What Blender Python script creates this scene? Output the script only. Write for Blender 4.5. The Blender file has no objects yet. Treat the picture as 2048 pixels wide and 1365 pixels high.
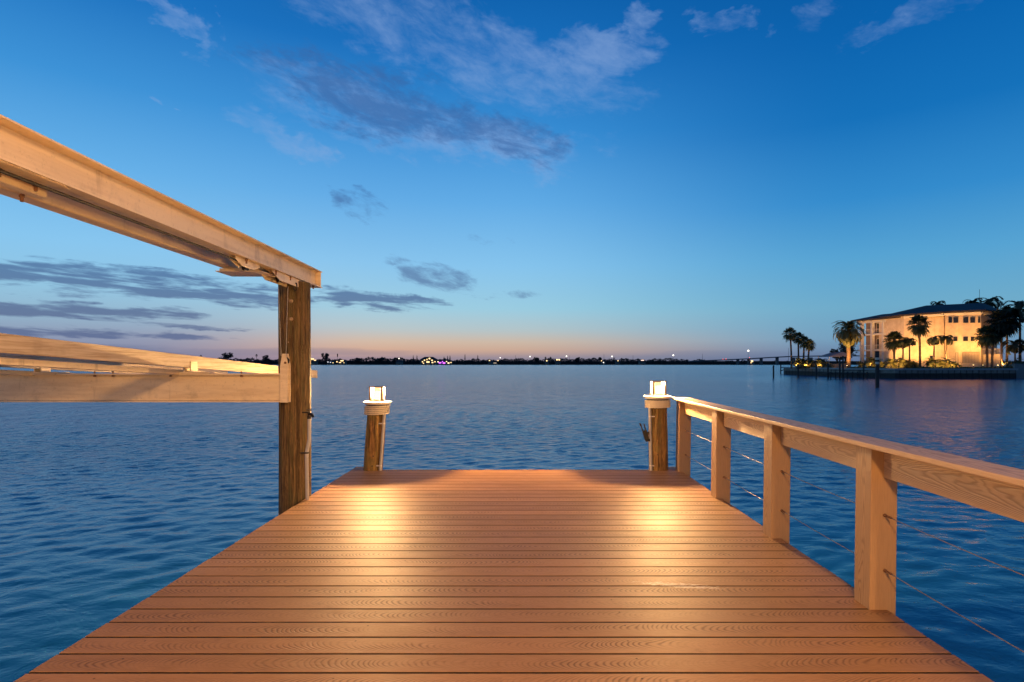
import bpy, bmesh, math, random
from mathutils import Vector, Matrix, Euler
PI = math.pi
R = math.radians
random.seed(7)
scene = bpy.context.scene
COL = scene.collection
FPX, VX, VY, CAMH = 1142.0, 1043.0, 727.0, 1.2     # focal length in photo pixels, vanishing point, eye height above the deck
WATER = -1.6

def at(px, py, Y):
    """world point at depth Y that the photograph shows at (px, py)"""
    return Vector(((px - VX) * Y / FPX, Y, CAMH - (py - VY) * Y / FPX))
def xat(px, Y): return (px - VX) * Y / FPX
def zat(py, Y): return CAMH - (py - VY) * Y / FPX

# ------------------------------------------------------------------ node helper
class S:
    def __init__(s, t, k): s.t, s.k = t, k
    def _m(s, op, *a, clamp=False):
        n = s.t.nodes.new('ShaderNodeMath'); n.operation = op; n.use_clamp = clamp
        for i, v in enumerate((s,) + a):
            if isinstance(v, S): s.t.links.new(v.k, n.inputs[i])
            else: n.inputs[i].default_value = v
        return S(s.t, n.outputs[0])
    def __add__(s, o): return s._m('ADD', o)
    __radd__ = __add__
    def __sub__(s, o): return s._m('SUBTRACT', o)
    def __rsub__(s, o): return s._m('MULTIPLY', -1.0)._m('ADD', o)
    def __mul__(s, o): return s._m('MULTIPLY', o)
    __rmul__ = __mul__
    def __truediv__(s, o): return s._m('DIVIDE', o)
    def __neg__(s): return s._m('MULTIPLY', -1.0)
    def f(s, op, *a): return s._m(op, *a)
    def clamp(s): return s._m('ADD', 0.0, clamp=True)
    def smooth(s, a, b, lo=0.0, hi=1.0):
        n = s.t.nodes.new('ShaderNodeMapRange'); n.interpolation_type = 'SMOOTHSTEP'
        s.t.links.new(s.k, n.inputs[0])
        n.inputs[1].default_value = a; n.inputs[2].default_value = b
        n.inputs[3].default_value = lo; n.inputs[4].default_value = hi
        return S(s.t, n.outputs[0])
    def lin(s, a, b, lo=0.0, hi=1.0):
        n = s.t.nodes.new('ShaderNodeMapRange'); s.t.links.new(s.k, n.inputs[0])
        n.inputs[1].default_value = a; n.inputs[2].default_value = b
        n.inputs[3].default_value = lo; n.inputs[4].default_value = hi
        return S(s.t, n.outputs[0])
    def ramp(s, stops, mode='LINEAR'):
        n = s.t.nodes.new('ShaderNodeValToRGB'); s.t.links.new(s.k, n.inputs[0])
        cr = n.color_ramp; cr.interpolation = mode
        while len(cr.elements) < len(stops): cr.elements.new(0.5)
        for e, (p, c) in zip(cr.elements, stops):
            e.position = p; e.color = (*c, 1)
        return S(s.t, n.outputs[0])
def link(t, v, inp):
    if isinstance(v, S): t.links.new(v.k, inp)
    elif isinstance(v, (tuple, list)) and len(v) == 3 and len(inp.default_value) == 4: inp.default_value = (*v, 1)
    else: inp.default_value = v
def mixc(t, f, a, b, blend='MIX'):
    n = t.nodes.new('ShaderNodeMix'); n.data_type = 'RGBA'; n.blend_type = blend
    link(t, f, n.inputs[0]); link(t, a, n.inputs[6]); link(t, b, n.inputs[7])
    return S(t, n.outputs[2])
def sep(t, v):
    n = t.nodes.new('ShaderNodeSeparateXYZ'); t.links.new(v.k, n.inputs[0])
    return [S(t, o) for o in n.outputs]
def comb(t, x, y, z):
    n = t.nodes.new('ShaderNodeCombineXYZ')
    for i, v in enumerate((x, y, z)): link(t, v, n.inputs[i])
    return S(t, n.outputs[0])
def noise(t, vec, scale, detail=4, rough=.5, dist=0):
    n = t.nodes.new('ShaderNodeTexNoise'); t.links.new(vec.k, n.inputs['Vector'])
    n.inputs['Scale'].default_value = scale; n.inputs['Detail'].default_value = detail
    n.inputs['Roughness'].default_value = rough; n.inputs['Distortion'].default_value = dist
    return S(t, n.outputs[0])
def voro(t, vec, scale, feature='F1'):
    n = t.nodes.new('ShaderNodeTexVoronoi'); n.feature = feature; t.links.new(vec.k, n.inputs['Vector'])
    n.inputs['Scale'].default_value = scale
    return S(t, n.outputs[0])
def white(t, w):
    n = t.nodes.new('ShaderNodeTexWhiteNoise'); n.noise_dimensions = '1D'; t.links.new(w.k, n.inputs['W'])
    return S(t, n.outputs[0])
def coords(t, kind='Object'):
    return S(t, t.nodes.new('ShaderNodeTexCoord').outputs[kind])
def wpos(t): return S(t, t.nodes.new('ShaderNodeNewGeometry').outputs['Position'])
def srgb(r, g, b):
    def c(v):
        v /= 255.0
        return v / 12.92 if v <= .04045 else ((v + .055) / 1.055) ** 2.4
    return (c(r), c(g), c(b))

MATS = {}
def mat(name, build):
    if name in MATS: return MATS[name]
    m = bpy.data.materials.new(name); m.use_nodes = True; t = m.node_tree; t.nodes.clear()
    out = t.nodes.new('ShaderNodeOutputMaterial')
    b = t.nodes.new('ShaderNodeBsdfPrincipled')
    t.links.new(b.outputs[0], out.inputs[0])
    build(t, b, out)
    MATS[name] = m
    return m
def setp(t, b, color=None, rough=None, metal=None, spec=None, bump=None, bdist=.01, bstr=1.0, ior=None):
    if color is not None: link(t, color, b.inputs['Base Color'])
    if rough is not None: link(t, rough, b.inputs['Roughness'])
    if metal is not None: link(t, metal, b.inputs['Metallic'])
    if spec is not None: link(t, spec, b.inputs['Specular IOR Level'])
    if ior is not None: link(t, ior, b.inputs['IOR'])
    if bump is not None:
        n = t.nodes.new('ShaderNodeBump'); n.inputs['Distance'].default_value = bdist; n.inputs['Strength'].default_value = bstr
        t.links.new(bump.k, n.inputs['Height']); t.links.new(n.outputs[0], b.inputs['Normal'])

BOARD, BOARD0 = .144, 2.214          # deck board pitch and one joint
def m_decking(t, b, o):
    x, y, z = sep(t, wpos(t))
    q = (y - BOARD0) / BOARD
    idx = q.f('FLOOR'); loc = (q - idx - .5) * BOARD
    r1 = white(t, idx); r2 = white(t, idx + 71.3); r3 = white(t, idx + 31.7)
    xs = (x + r1 * 9.0) * ((r2 - .5).f('SIGN'))
    vec = comb(t, xs, loc, idx * 3.7)
    n1 = noise(t, comb(t, xs * 2.6, loc * 4.0, idx), 1.0, 2, .5)
    bend = (loc + (n1 - .5) * .035 + (r3 - .5) * .02)
    f = xs + bend * bend * 26.0 + (n1 - .5) * .22
    st = (f * 38.0 + noise(t, comb(t, xs * 9.0, loc * 40.0, idx), 1.0, 2) * .7)
    w = ((st * 2 * PI).f('SINE') * .5 + .5)
    lines = w.f('POWER', 2.6)
    patch = noise(t, comb(t, xs * 1.3, loc * 5.0, idx * 1.9), 1.6, 3).smooth(.40, .64)
    centre = (loc.f('ABSOLUTE')).smooth(.066, .02)
    g = lines * (patch * .85 + .15) * (centre * .75 + .25)
    fine = noise(t, comb(t, x * 14.0, y * 260.0, z), 1.0, 3, .6)
    blot = noise(t, wpos(t), 1.1, 4, .6)
    c = mixc(t, r2, srgb(144, 105, 66), srgb(166, 122, 79))
    c = mixc(t, g * .66, c, srgb(62, 38, 22))
    c = mixc(t, fine.smooth(.35, .75) * .26, c, srgb(78, 52, 32))
    c = mixc(t, blot.smooth(.45, .75) * .2, c, srgb(94, 68, 46))
    # a dried salt smear with an edge of its own
    sx = (x - .86) / .26; sy = (y - 3.085 + (x - .86) * .16) / .042
    sm = (1.0 - (sx * sx + sy * sy)) + (noise(t, comb(t, x * 22., y * 90., z), 1.0, 5, .75) - .5) * 5.0 - .25
    c = mixc(t, sm.smooth(.05, .7) * .55, c, srgb(222, 205, 188))
    # tiny specks and screw plugs
    sp = voro(t, comb(t, x, y, 0.0), 19.0).smooth(.05, .02) * noise(t, wpos(t), 3.0, 2).smooth(.53, .6)
    c = mixc(t, sp * .6, c, srgb(70, 46, 32))
    for xi in (-.71, .466, 1.52, -1.62):
        qx = x - xi - (r1 - .5) * .02; qy = loc - .034 + (r3 - .5) * .012
        c = mixc(t, ((qx * qx + qy * qy).f('SQRT')).smooth(.0055, .0035) * .75, c, srgb(46, 28, 17))
    wear = noise(t, comb(t, x * .9, y * .5, 4.0), 1.0, 5, .62)
    c = mixc(t, wear.smooth(.52, .72) * .3, c, srgb(152, 122, 90))
    drip = noise(t, comb(t, x * 2.2, y * 2.6, 9.0), 1.0, 6, .7)
    c = mixc(t, drip.smooth(.60, .70) * .3, c, srgb(70, 48, 30))
    rough = fine.lin(.3, .7, .46, .62) + g * .05 + blot.smooth(.4, .7) * .06
    setp(t, b, c, rough, spec=.19, bump=fine * .5 - g * .9 + noise(t, wpos(t), 160, 2) * .3, bdist=.0016, bstr=.55)
def grain(name, along, across_a, across_b, cols, period=.021, bendk=60.0, half=.07):
    """embossed composite board; along = axis the board runs in"""
    def f(t, b, o):
        p = sep(t, wpos(t)); oi = S(t, t.nodes.new('ShaderNodeObjectInfo').outputs['Random'])
        tc = sep(t, coords(t, 'Generated'))
        L = p[along] + oi * 17.0; A = (tc[across_a] - .5) * (half * 2); B = p[across_b]
        A2 = A + (B * 0.0)
        n1 = noise(t, comb(t, L * 1.7, A * 8.0, B * 0.5 + oi * 5.0), 1.0, 3, .5)
        bend = A2 + (n1 - .5) * .05
        ff = L * .22 + bend * bend * bendk * .5 + (n1 - .5) * .30
        st = ff / period * .5 + noise(t, comb(t, L * 5., A * 30., B), 1.0, 2) * .5
        w = ((st * 2 * PI).f('SINE') * .5 + .5).f('POWER', 2.2)
        nrm = sep(t, S(t, t.nodes.new('ShaderNodeNewGeometry').outputs['Normal']))
        w = w * (nrm[across_b].f('ABSOLUTE')).smooth(.5, .9)
        fine = noise(t, comb(t, *[(p[i] * (12.0 if i == along else 190.0)) for i in range(3)]), 1.0, 3, .6)
        c = mixc(t, n1, cols[0], cols[1])
        c = mixc(t, w * .52, c, cols[2])
        c = mixc(t, fine.smooth(.4, .75) * .2, c, cols[2])
        setp(t, b, c, fine.lin(.3, .7, .42, .56), spec=.4, bump=fine * .5 - w * .8, bdist=.0015, bstr=.5)
    return mat(name, f)
TAN_P = (srgb(162, 128, 90), srgb(172, 138, 100), srgb(96, 66, 40))
TAN = (srgb(178, 146, 108), srgb(188, 156, 118), srgb(112, 82, 54))
def m_pile(t, b, o):
    p = sep(t, wpos(t)); oi = S(t, t.nodes.new('ShaderNodeObjectInfo').outputs['Random'])
    g = coords(t, 'Generated'); gx, gy, gz = sep(t, g)
    ang = ((gy - .5).f('ARCTAN2', gx - .5))
    ca = ang.f('COSINE'); sa = ang.f('SINE')
    zz = p[2] + oi * 9.0
    base = comb(t, ca, sa, zz * 1.1)
    n1 = noise(t, base, 2.2, 4, .6, .8)
    st = noise(t, comb(t, ca * 9.0 + n1 * 2.5, sa * 9.0, zz * 2.2), 1.0, 5, .7)
    fine = noise(t, comb(t, ca * 34.0, sa * 34.0, zz * 8.0), 1.0, 3, .6)
    crack = noise(t, comb(t, ca * 14.0 + n1, sa * 14.0, zz * .8), 1.0, 4, .7).smooth(.66, .74)
    knot = voro(t, comb(t, ca * .9, sa * .9, zz * 1.5), 1.7).smooth(.14, .03)
    blot = noise(t, comb(t, ca * 1.6, sa * 1.6, zz * 1.3), 1.6, 5, .68, .8)
    swirl = ((n1 * 46.0 + st * 3.0).f('SINE') * .5 + .5).f('POWER', 1.6)
    c = mixc(t, st.smooth(.34, .66), srgb(60, 44, 26), srgb(146, 114, 72))
    c = mixc(t, swirl * .42, c, srgb(70, 48, 28))
    c = mixc(t, blot.smooth(.46, .62) * .6, c, srgb(94, 88, 54))
    c = mixc(t, blot.smooth(.44, .34) * .5, c, srgb(58, 40, 26))
    c = mixc(t, fine.smooth(.5, .78) * .5, c, srgb(52, 36, 22))
    c = mixc(t, crack * .9, c, srgb(26, 17, 10))
    c = mixc(t, knot * .85, c, srgb(40, 25, 15))
    c = mixc(t, 1.0, c, (.82, .84, .80), 'MULTIPLY')
    setp(t, b, c, fine.lin(.3, .7, .66, .86), spec=.25, bump=st * .8 + fine * .5 + swirl * .35 - crack * 1.4 - knot * .3, bdist=.008, bstr=.9)
def m_pile_lit(t, b, o):  # same timber brightened and warmed: lamplight on the lantern piles put into the colour
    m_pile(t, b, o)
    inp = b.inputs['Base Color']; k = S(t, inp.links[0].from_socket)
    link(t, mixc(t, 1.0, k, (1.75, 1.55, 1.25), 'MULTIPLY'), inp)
def m_alu(t, b, o):
    p = wpos(t); x, y, z = sep(t, p)
    n = noise(t, p, 240, 3, .6); n2 = noise(t, comb(t, x * 3., y * .7, z * 22.), 1.0, 4, .6)
    s = noise(t, p, 3.2, 5, .65)
    spk = noise(t, p, 46, 5, .7); run = noise(t, comb(t, x * 9., y * 9., z * 1.2), 1.0, 4, .65)
    c = mixc(t, n2.smooth(.4, .7), srgb(226, 204, 168), srgb(210, 186, 150))
    c = mixc(t, s.smooth(.52, .72) * .5, c, srgb(142, 124, 104))
    c = mixc(t, spk.smooth(.56, .70) * .25, c, srgb(120, 100, 82))
    c = mixc(t, run.smooth(.60, .74) * .4, c, srgb(128, 104, 82))
    setp(t, b, c, (n * .5 + spk * .5).lin(.3, .7, .32, .56), metal=.12, spec=.5, bump=n + n2 * .3 + spk * .6, bdist=.0016, bstr=.6)
def m_lumber(t, b, o):
    p = wpos(t); x, y, z = sep(t, p)
    n = noise(t, comb(t, x * 60., y * 2.0, z * 60.), 1.0, 4, .65); n2 = noise(t, p, 5, 4)
    c = mixc(t, n.smooth(.35, .7), srgb(196, 178, 152), srgb(158, 136, 108))
    c = mixc(t, n2.smooth(.55, .75) * .4, c, srgb(130, 112, 90))
    setp(t, b, c, .6, bump=n, bdist=.002, bstr=.5)
def plain(name, col, rough=.5, metal=0.0, spec=.5, var=.25, scale=6.0):
    def f(t, b, o):
        n = noise(t, wpos(t), scale, 5, .6)
        c = mixc(t, n.smooth(.35, .7) * var, col, tuple(v * .45 for v in col))
        setp(t, b, c, n.lin(.3, .7, max(.05, rough - .06), rough + .08), metal=metal, spec=spec, bump=n, bdist=.002, bstr=.25)
    return mat(name, f)
def m_rope(t, b, o):
    p = wpos(t); n = noise(t, p, 300, 3, .6)
    setp(t, b, mixc(t, n, srgb(226, 212, 186), srgb(188, 170, 140)), .8, spec=.2, bump=n, bdist=.002)
def emit(name, col, strength, see_through=0.0):
    def f(t, b, o):
        t.nodes.remove(b)
        e = t.nodes.new('ShaderNodeEmission'); e.inputs[0].default_value = (*col, 1); e.inputs[1].default_value = strength
        if see_through:
            tr = t.nodes.new('ShaderNodeBsdfTransparent'); tr.inputs[0].default_value = (see_through,) * 3 + (1,)
            a = t.nodes.new('ShaderNodeAddShader'); t.links.new(e.outputs[0], a.inputs[0]); t.links.new(tr.outputs[0], a.inputs[1])
            t.links.new(a.outputs[0], o.inputs[0])
        else: t.links.new(e.outputs[0], o.inputs[0])
    return mat(name, f)
def m_water(t, b, o):
    p = wpos(t); x, y, z = sep(t, p)
    dist = (x * x + y * y).f('SQRT')
    n1 = noise(t, comb(t, x * .8, y * 1.25, 0.0), 1.5, 4, .6, .5)
    n2 = noise(t, comb(t, x * .22, y * .34, 3.0), 1.0, 4, .6, .4)
    n3 = noise(t, comb(t, x * 3.2, y * 5.0, 5.0), 1.0, 3, .55, .3)
    far = dist.smooth(14.0, 90.0)
    n4 = noise(t, comb(t, x * 1.5, y * 1.9, 2.0), 1.9, 3, .6, .3)
    n5 = noise(t, comb(t, x * .75, y * .36, 6.0), 1.0, 4, .62, .5)
    h = n1 * (far * .26 + .05) + n2 * far * .5 + n3 * .016 + n4 * dist.smooth(8.0, 26.0) * .19 + n5 * dist.smooth(12.0, 50.0) * .62
    qx = x - 76.0; qy = y - 92.0
    h = h * ((qx * qx + qy * qy).f('SQRT')).smooth(22.0, 50.0, .35, 1.0)
    deep = noise(t, comb(t, x * .05, y * .09, 0.0), 1.0, 3)
    c = mixc(t, deep.smooth(.3, .7), (.007, .108, .225), (.010, .124, .255))
    setp(t, b, c, dist.smooth(12.0, 160.0, .12, .17), spec=.5, ior=1.40, bump=h, bdist=.5, bstr=1.0)
def m_leaf(name, c0, c1, rough=.5):
    def f(t, b, o):
        n = noise(t, wpos(t), 1.6, 4, .7); i = S(t, t.nodes.new('ShaderNodeObjectInfo').outputs['Random'])
        setp(t, b, mixc(t, (n + (i - .5) * .4).smooth(.3, .7), c0, c1), rough, spec=.35)
    return mat(name, f)
def m_stucco(t, b, o):
    p = wpos(t); n = noise(t, p, 1.1, 6, .65); n2 = noise(t, p, 14, 4, .6)
    x, y, z = sep(t, p)
    drip = noise(t, comb(t, x * 1.4, y * 1.4, z * .12), 1.0, 4, .6)
    c = mixc(t, n.smooth(.3, .7), srgb(222, 202, 172), srgb(204, 180, 148))
    c = mixc(t, drip.smooth(.55, .75) * .35, c, srgb(160, 138, 112))
    setp(t, b, c, .85, spec=.2, bump=n2, bdist=.02, bstr=.4)
def m_rooftile(t, b, o):
    p = wpos(t); x, y, z = sep(t, p); n = noise(t, p, .9, 4, .6)
    rows = ((z * 3.2).f('FRACT')).smooth(0.0, .25)
    c = mixc(t, n.smooth(.3, .7), srgb(74, 62, 60), srgb(52, 44, 46))
    c = mixc(t, rows, srgb(30, 26, 28), c)
    setp(t, b, c, .75, bump=rows + n * .4, bdist=.05, bstr=.6)
def m_seawall(t, b, o):
    p = wpos(t); x, y, z = sep(t, p); n = noise(t, p, .8, 5, .65)
    s = (x * .87 + y * .5)
    rib = ((s * 1.05).f('FRACT')).smooth(.0, .14) * ((s * 1.05).f('FRACT')).smooth(1.0, .86)
    tide = (z + (n - .5) * .5).smooth(-.45, -.75)
    c = mixc(t, n.smooth(.3, .7), srgb(168, 152, 134), srgb(120, 104, 92))
    c = mixc(t, (1.0 - rib) * .8, c, srgb(48, 42, 38))
    c = mixc(t, tide * .9, c, srgb(34, 30, 24))
    setp(t, b, c, .85, bump=rib + n * .3, bdist=.06, bstr=.7)
def m_lawn(t, b, o):
    p = wpos(t); n = noise(t, p, .5, 6, .7)
    setp(t, b, mixc(t, n.smooth(.35, .65), srgb(70, 66, 46), srgb(50, 58, 34)), .9, spec=.2, bump=noise(t, p, 9, 3), bdist=.05)
def M(name):
    return {
        'decking': lambda: mat('composite_decking', m_decking),
        'pile': lambda: mat('treated_timber', m_pile),
        'pile_lit': lambda: mat('lamplit_timber', m_pile_lit),
        'alu': lambda: mat('weathered_aluminium', m_alu),
        'lumber': lambda: mat('bunk_lumber', m_lumber),
        'rope': lambda: mat('rope_fibre', m_rope),
        'water': lambda: mat('bay_water', m_water),
        'stucco': lambda: mat('stucco', m_stucco),
        'rooftile': lambda: mat('roof_tile', m_rooftile),
        'seawall': lambda: mat('seawall_concrete', m_seawall),
        'lawn': lambda: mat('garden_lawn', m_lawn),
        'steel': lambda: plain('steel_cable', (.20, .18, .165), .55, .4, .3),
        'dark': lambda: plain('dark_metal', (.03, .026, .023), .45, .6),
        'bronze': lambda: plain('bronze_frame', (.30, .20, .11), .45, .1),
        'gap_shade': lambda: plain('gap_shade_black', (.012, .010, .009), .95, 0, .05),  # near-black for the deck gaps, their shade put into the colour
        'rust': lambda: plain('rusty_bolt', (.20, .10, .05), .7, .4),
        'pvc': lambda: plain('pvc_pipe', (.40, .37, .34), .42, 0, .5, .35, 9),
        'capwhite': lambda: plain('white_cap', (.60, .54, .46), .45, 0, .5, .15),
        'trim': lambda: plain('white_trim', (.70, .66, .60), .6),
        'cream': lambda: plain('cream_wall', (.50, .42, .33), .8),
        'glass': lambda: plain('window_glass', (.02, .022, .028), .12, 0, .5, .1),
        'darkwood': lambda: plain('dark_timber', (.055, .045, .036), .8),
        'trunk': lambda: plain('palm_trunk', (.17, .12, .08), .85, 0, .2, .6, 3),
        'bark': lambda: plain('tree_bark', (.07, .05, .035), .9, 0, .2),
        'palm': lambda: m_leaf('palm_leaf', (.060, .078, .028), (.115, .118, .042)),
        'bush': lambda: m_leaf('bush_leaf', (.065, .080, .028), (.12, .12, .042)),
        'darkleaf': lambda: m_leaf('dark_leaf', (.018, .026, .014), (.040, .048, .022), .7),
        'farleaf': lambda: m_leaf('shore_leaf', (.030, .030, .026), (.050, .046, .036), .8),
        'farwall': lambda: plain('shore_house_wall', (.20, .17, .14), .8),
        'farroof': lambda: plain('shore_house_roof', (.05, .045, .045), .8),
        'concrete': lambda: plain('bridge_concrete', (.16, .15, .15), .85),
        'shade': lambda: plain('canopy_fabric', (.30, .28, .29), .8),
    }[name]()

# ------------------------------------------------------------------ mesh helper
class MB:
    def __init__(s): s.v, s.f = [], []
    def add(s, vs, fs):
        k = len(s.v); s.v += [Vector(q) for q in vs]; s.f += [tuple(i + k for i in q) for q in fs]; return s
    def box(s, x0, x1, y0, y1, z0, z1, m=None):
        vs = [Vector((x, y, z)) for z in (z0, z1) for x, y in ((x0, y0), (x1, y0), (x1, y1), (x0, y1))]
        if m is not None: vs = [m @ q for q in vs]
        return s.add(vs, [(3, 2, 1, 0), (4, 5, 6, 7), (0, 1, 5, 4), (1, 2, 6, 5), (2, 3, 7, 6), (3, 0, 4, 7)])
    def prism(s, poly, z0, z1):
        n = len(poly)
        vs = [(x, y, z0) for x, y in poly] + [(x, y, z1) for x, y in poly]
        return s.add(vs, [tuple(range(n))[::-1], tuple(range(n, 2 * n))] + [(i, (i + 1) % n, n + (i + 1) % n, n + i) for i in range(n)])
    def extrude(s, profile, p0, p1, ax, up=Vector((0, 0, 1))):
        """closed profile of (a, b) offsets along ax and up, swept from p0 to p1"""
        n = len(profile); ax = Vector(ax)
        vs = [p + ax * a + up * b for p in (Vector(p0), Vector(p1)) for a, b in profile]
        return s.add(vs, [tuple(range(n))[::-1], tuple(range(n, 2 * n))] + [(i, (i + 1) % n, n + (i + 1) % n, n + i) for i in range(n)])
    def tube(s, pts, r, n=10, cap=True):
        pts = [Vector(p) for p in pts]; k = len(pts); rs = r if isinstance(r, (list, tuple)) else [r] * k
        vs, fs = [], []; a = None
        for i, p in enumerate(pts):
            d = (pts[min(i + 1, k - 1)] - pts[max(i - 1, 0)]).normalized()
            if a is None: a = d.orthogonal().normalized()
            else: a = (a - d * a.dot(d)).normalized()
            b = d.cross(a)
            vs += [p + (a * math.cos(2 * PI * j / n) + b * math.sin(2 * PI * j / n)) * rs[i] for j in range(n)]
        for i in range(k - 1):
            fs += [(i * n + j, i * n + (j + 1) % n, (i + 1) * n + (j + 1) % n, (i + 1) * n + j) for j in range(n)]
        if cap: fs += [tuple(range(n))[::-1], tuple(range((k - 1) * n, k * n))]
        return s.add(vs, fs)
    def lathe(s, prof, c=(0, 0, 0), n=24, m=None):
        c = Vector(c); vs = []; k = len(prof)
        for r, z in prof:
            for j in range(n):
                q = Vector((r * math.cos(2 * PI * j / n), r * math.sin(2 * PI * j / n), z))
                vs.append(c + (m @ q if m is not None else q))
        fs = [(i * n + j, i * n + (j + 1) % n, (i + 1) * n + (j + 1) % n, (i + 1) * n + j) for i in range(k - 1) for j in range(n)]
        fs += [tuple(range(n))[::-1], tuple(range((k - 1) * n, k * n))]
        return s.add(vs, fs)
    def ball(s, c, r, n=10, m=6, sc=(1, 1, 1)):
        prof = [(max(1e-4, r * math.sin(PI * i / m)), -r * math.cos(PI * i / m)) for i in range(m + 1)]
        return s.lathe(prof, c, n, Matrix.Diagonal(Vector(sc)))
    def build(s, name, m, parent=None, smooth=False, bevel=0, seg=2, sharp=35):
        off = Vector((0, 0, 0)); q = parent
        while q is not None: off += q.location; q = q.parent
        me = bpy.data.meshes.new(name); me.from_pydata([v - off for v in s.v], [], s.f)
        bm = bmesh.new(); bm.from_mesh(me); bmesh.ops.recalc_face_normals(bm, faces=bm.faces)
        if bevel:
            ed = [e for e in bm.edges if len(e.link_faces) == 2 and e.calc_face_angle(0) > R(40)]
            bmesh.ops.bevel(bm, geom=ed, offset=bevel, segments=seg, affect='EDGES', profile=.5, clamp_overlap=True)
        bm.to_mesh(me); bm.free()
        me.materials.append(m)
        if smooth:
            for p in me.polygons: p.use_smooth = True
            me.set_sharp_from_angle(angle=R(sharp))
        o = bpy.data.objects.new(name, me); COL.objects.link(o)
        if parent: o.parent = parent
        return o
def tag(o, label=None, cat=None, group=None, kind=None):
    if label: o['label'] = label
    if cat: o['category'] = cat
    if group: o['group'] = group
    if kind: o['kind'] = kind
    return o
def thing(name, loc, label, cat, group=None):
    o = bpy.data.objects.new(name, None); COL.objects.link(o); o.location = loc; o.empty_display_size = .2
    return tag(o, label, cat, group)
def copy_thing(root, loc, rz=0.0, sc=1.0, label=None):
    r = root.copy(); COL.objects.link(r); r.location = loc; r.rotation_euler = (0, 0, rz); r.scale = sc if isinstance(sc, tuple) else (sc,) * 3
    if label: r['label'] = label
    for ch in list(root.children):
        c = ch.copy(); COL.objects.link(c); c.parent = r
        for g in list(ch.children):
            d = g.copy(); COL.objects.link(d); d.parent = c
    return r
def lamp(name, loc, power, col, radius=.05, kind='POINT', rot=None, spot=None):
    d = bpy.data.lights.new(name, kind); d.energy = power; d.color = col; d.shadow_soft_size = radius
    if spot: d.spot_size = spot; d.spot_blend = .8
    o = bpy.data.objects.new(name, d); COL.objects.link(o); o.location = loc
    if rot: o.rotation_euler = rot
    return o
WARM = (1.0, .60, .27)
# ================================================================== camera, world
cd = bpy.data.cameras.new('camera'); cam = bpy.data.objects.new('camera', cd); COL.objects.link(cam)
cam.location = (0, 0, CAMH); cam.rotation_euler = (R(90), 0, 0)
cd.sensor_width = 36; cd.sensor_fit = 'HORIZONTAL'; cd.lens = FPX / 2048 * 36
cd.shift_x = -(VX - 1024) / 2048; cd.shift_y = (VY - 682.5) / 2048
cd.clip_start = .05; cd.clip_end = 20000
scene.camera = cam
scene.render.engine = 'CYCLES'
scene.view_settings.view_transform = 'Standard'; scene.view_settings.look = 'None'
scene.view_settings.exposure = 0; scene.view_settings.gamma = 1
scene.cycles.use_denoising = True
scene.cycles.sample_clamp_indirect = 4
scene.cycles.max_bounces = 6

w = bpy.data.worlds.new('World'); scene.world = w; w.use_nodes = True
t = w.node_tree; t.nodes.clear()
wo = t.nodes.new('ShaderNodeOutputWorld'); bg = t.nodes.new('ShaderNodeBackground'); t.links.new(bg.outputs[0], wo.inputs[0])
d = coords(t, 'Generated'); dx, dy, dz = sep(t, d)
hor = (dx * dx + dy * dy).f('SQRT')
h = dz / hor.f('MAXIMUM', .001)                 # tangent of elevation
az = dx.f('ARCTAN2', dy); el = h.f('ARCTANGENT')
HM = 1.2
def sky_ramp(stops): return (h / HM).ramp([(min(1, a / HM), srgb(*c)) for a, c in stops])
west = sky_ramp([(0, (132, 128, 148)), (.010, (146, 138, 152)), (.022, (198, 166, 148)), (.037, (200, 182, 166)), (.058, (174, 194, 200)),
                 (.095, (150, 202, 224)), (.17, (130, 194, 236)), (.28, (94, 170, 229)), (.40, (54, 142, 213)), (.54, (18, 110, 188)), (.68, (2, 92, 168)), (1.2, (0, 66, 132))])
north = sky_ramp([(0, (92, 112, 148)), (.014, (104, 130, 164)), (.038, (112, 158, 190)), (.085, (108, 170, 202)), (.16, (84, 162, 210)),
                  (.25, (48, 138, 204)), (.37, (14, 112, 186)), (.5, (2, 98, 174)), (.62, (0, 88, 162)), (1.2, (0, 58, 118))])
left = sky_ramp([(0, (112, 118, 146)), (.016, (122, 134, 164)), (.04, (136, 154, 182)), (.07, (142, 180, 206)), (.11, (142, 196, 226)), (.17, (132, 196, 238)), (.28, (98, 174, 231)), (.40, (58, 145, 214)), (.54, (20, 112, 190)), (.68, (2, 92, 168)), (1.2, (0, 66, 132))])
f0 = az.smooth(-.22, -.62)
f1 = az.smooth(-.05, .55)
col = mixc(t, f1, mixc(t, f0, west, left), north)
back = (az + .3).f('ABSOLUTE').smooth(1.0, 2.6)
col = mixc(t, back * .8, col, srgb(40, 78, 128))
# faint physical dusk sky under the painted gradient of the afterglow
nis = t.nodes.new('ShaderNodeTexSky'); nis.sky_type = 'NISHITA'; nis.sun_disc = False
nis.sun_elevation = R(.5); nis.sun_rotation = R(-20)
ns = t.nodes.new('ShaderNodeMix'); ns.data_type = 'RGBA'; ns.blend_type = 'ADD'; ns.inputs[0].default_value = .006
t.links.new(col.k, ns.inputs[6]); t.links.new(nis.outputs[0], ns.inputs[7]); col = S(t, ns.outputs[2])

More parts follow.
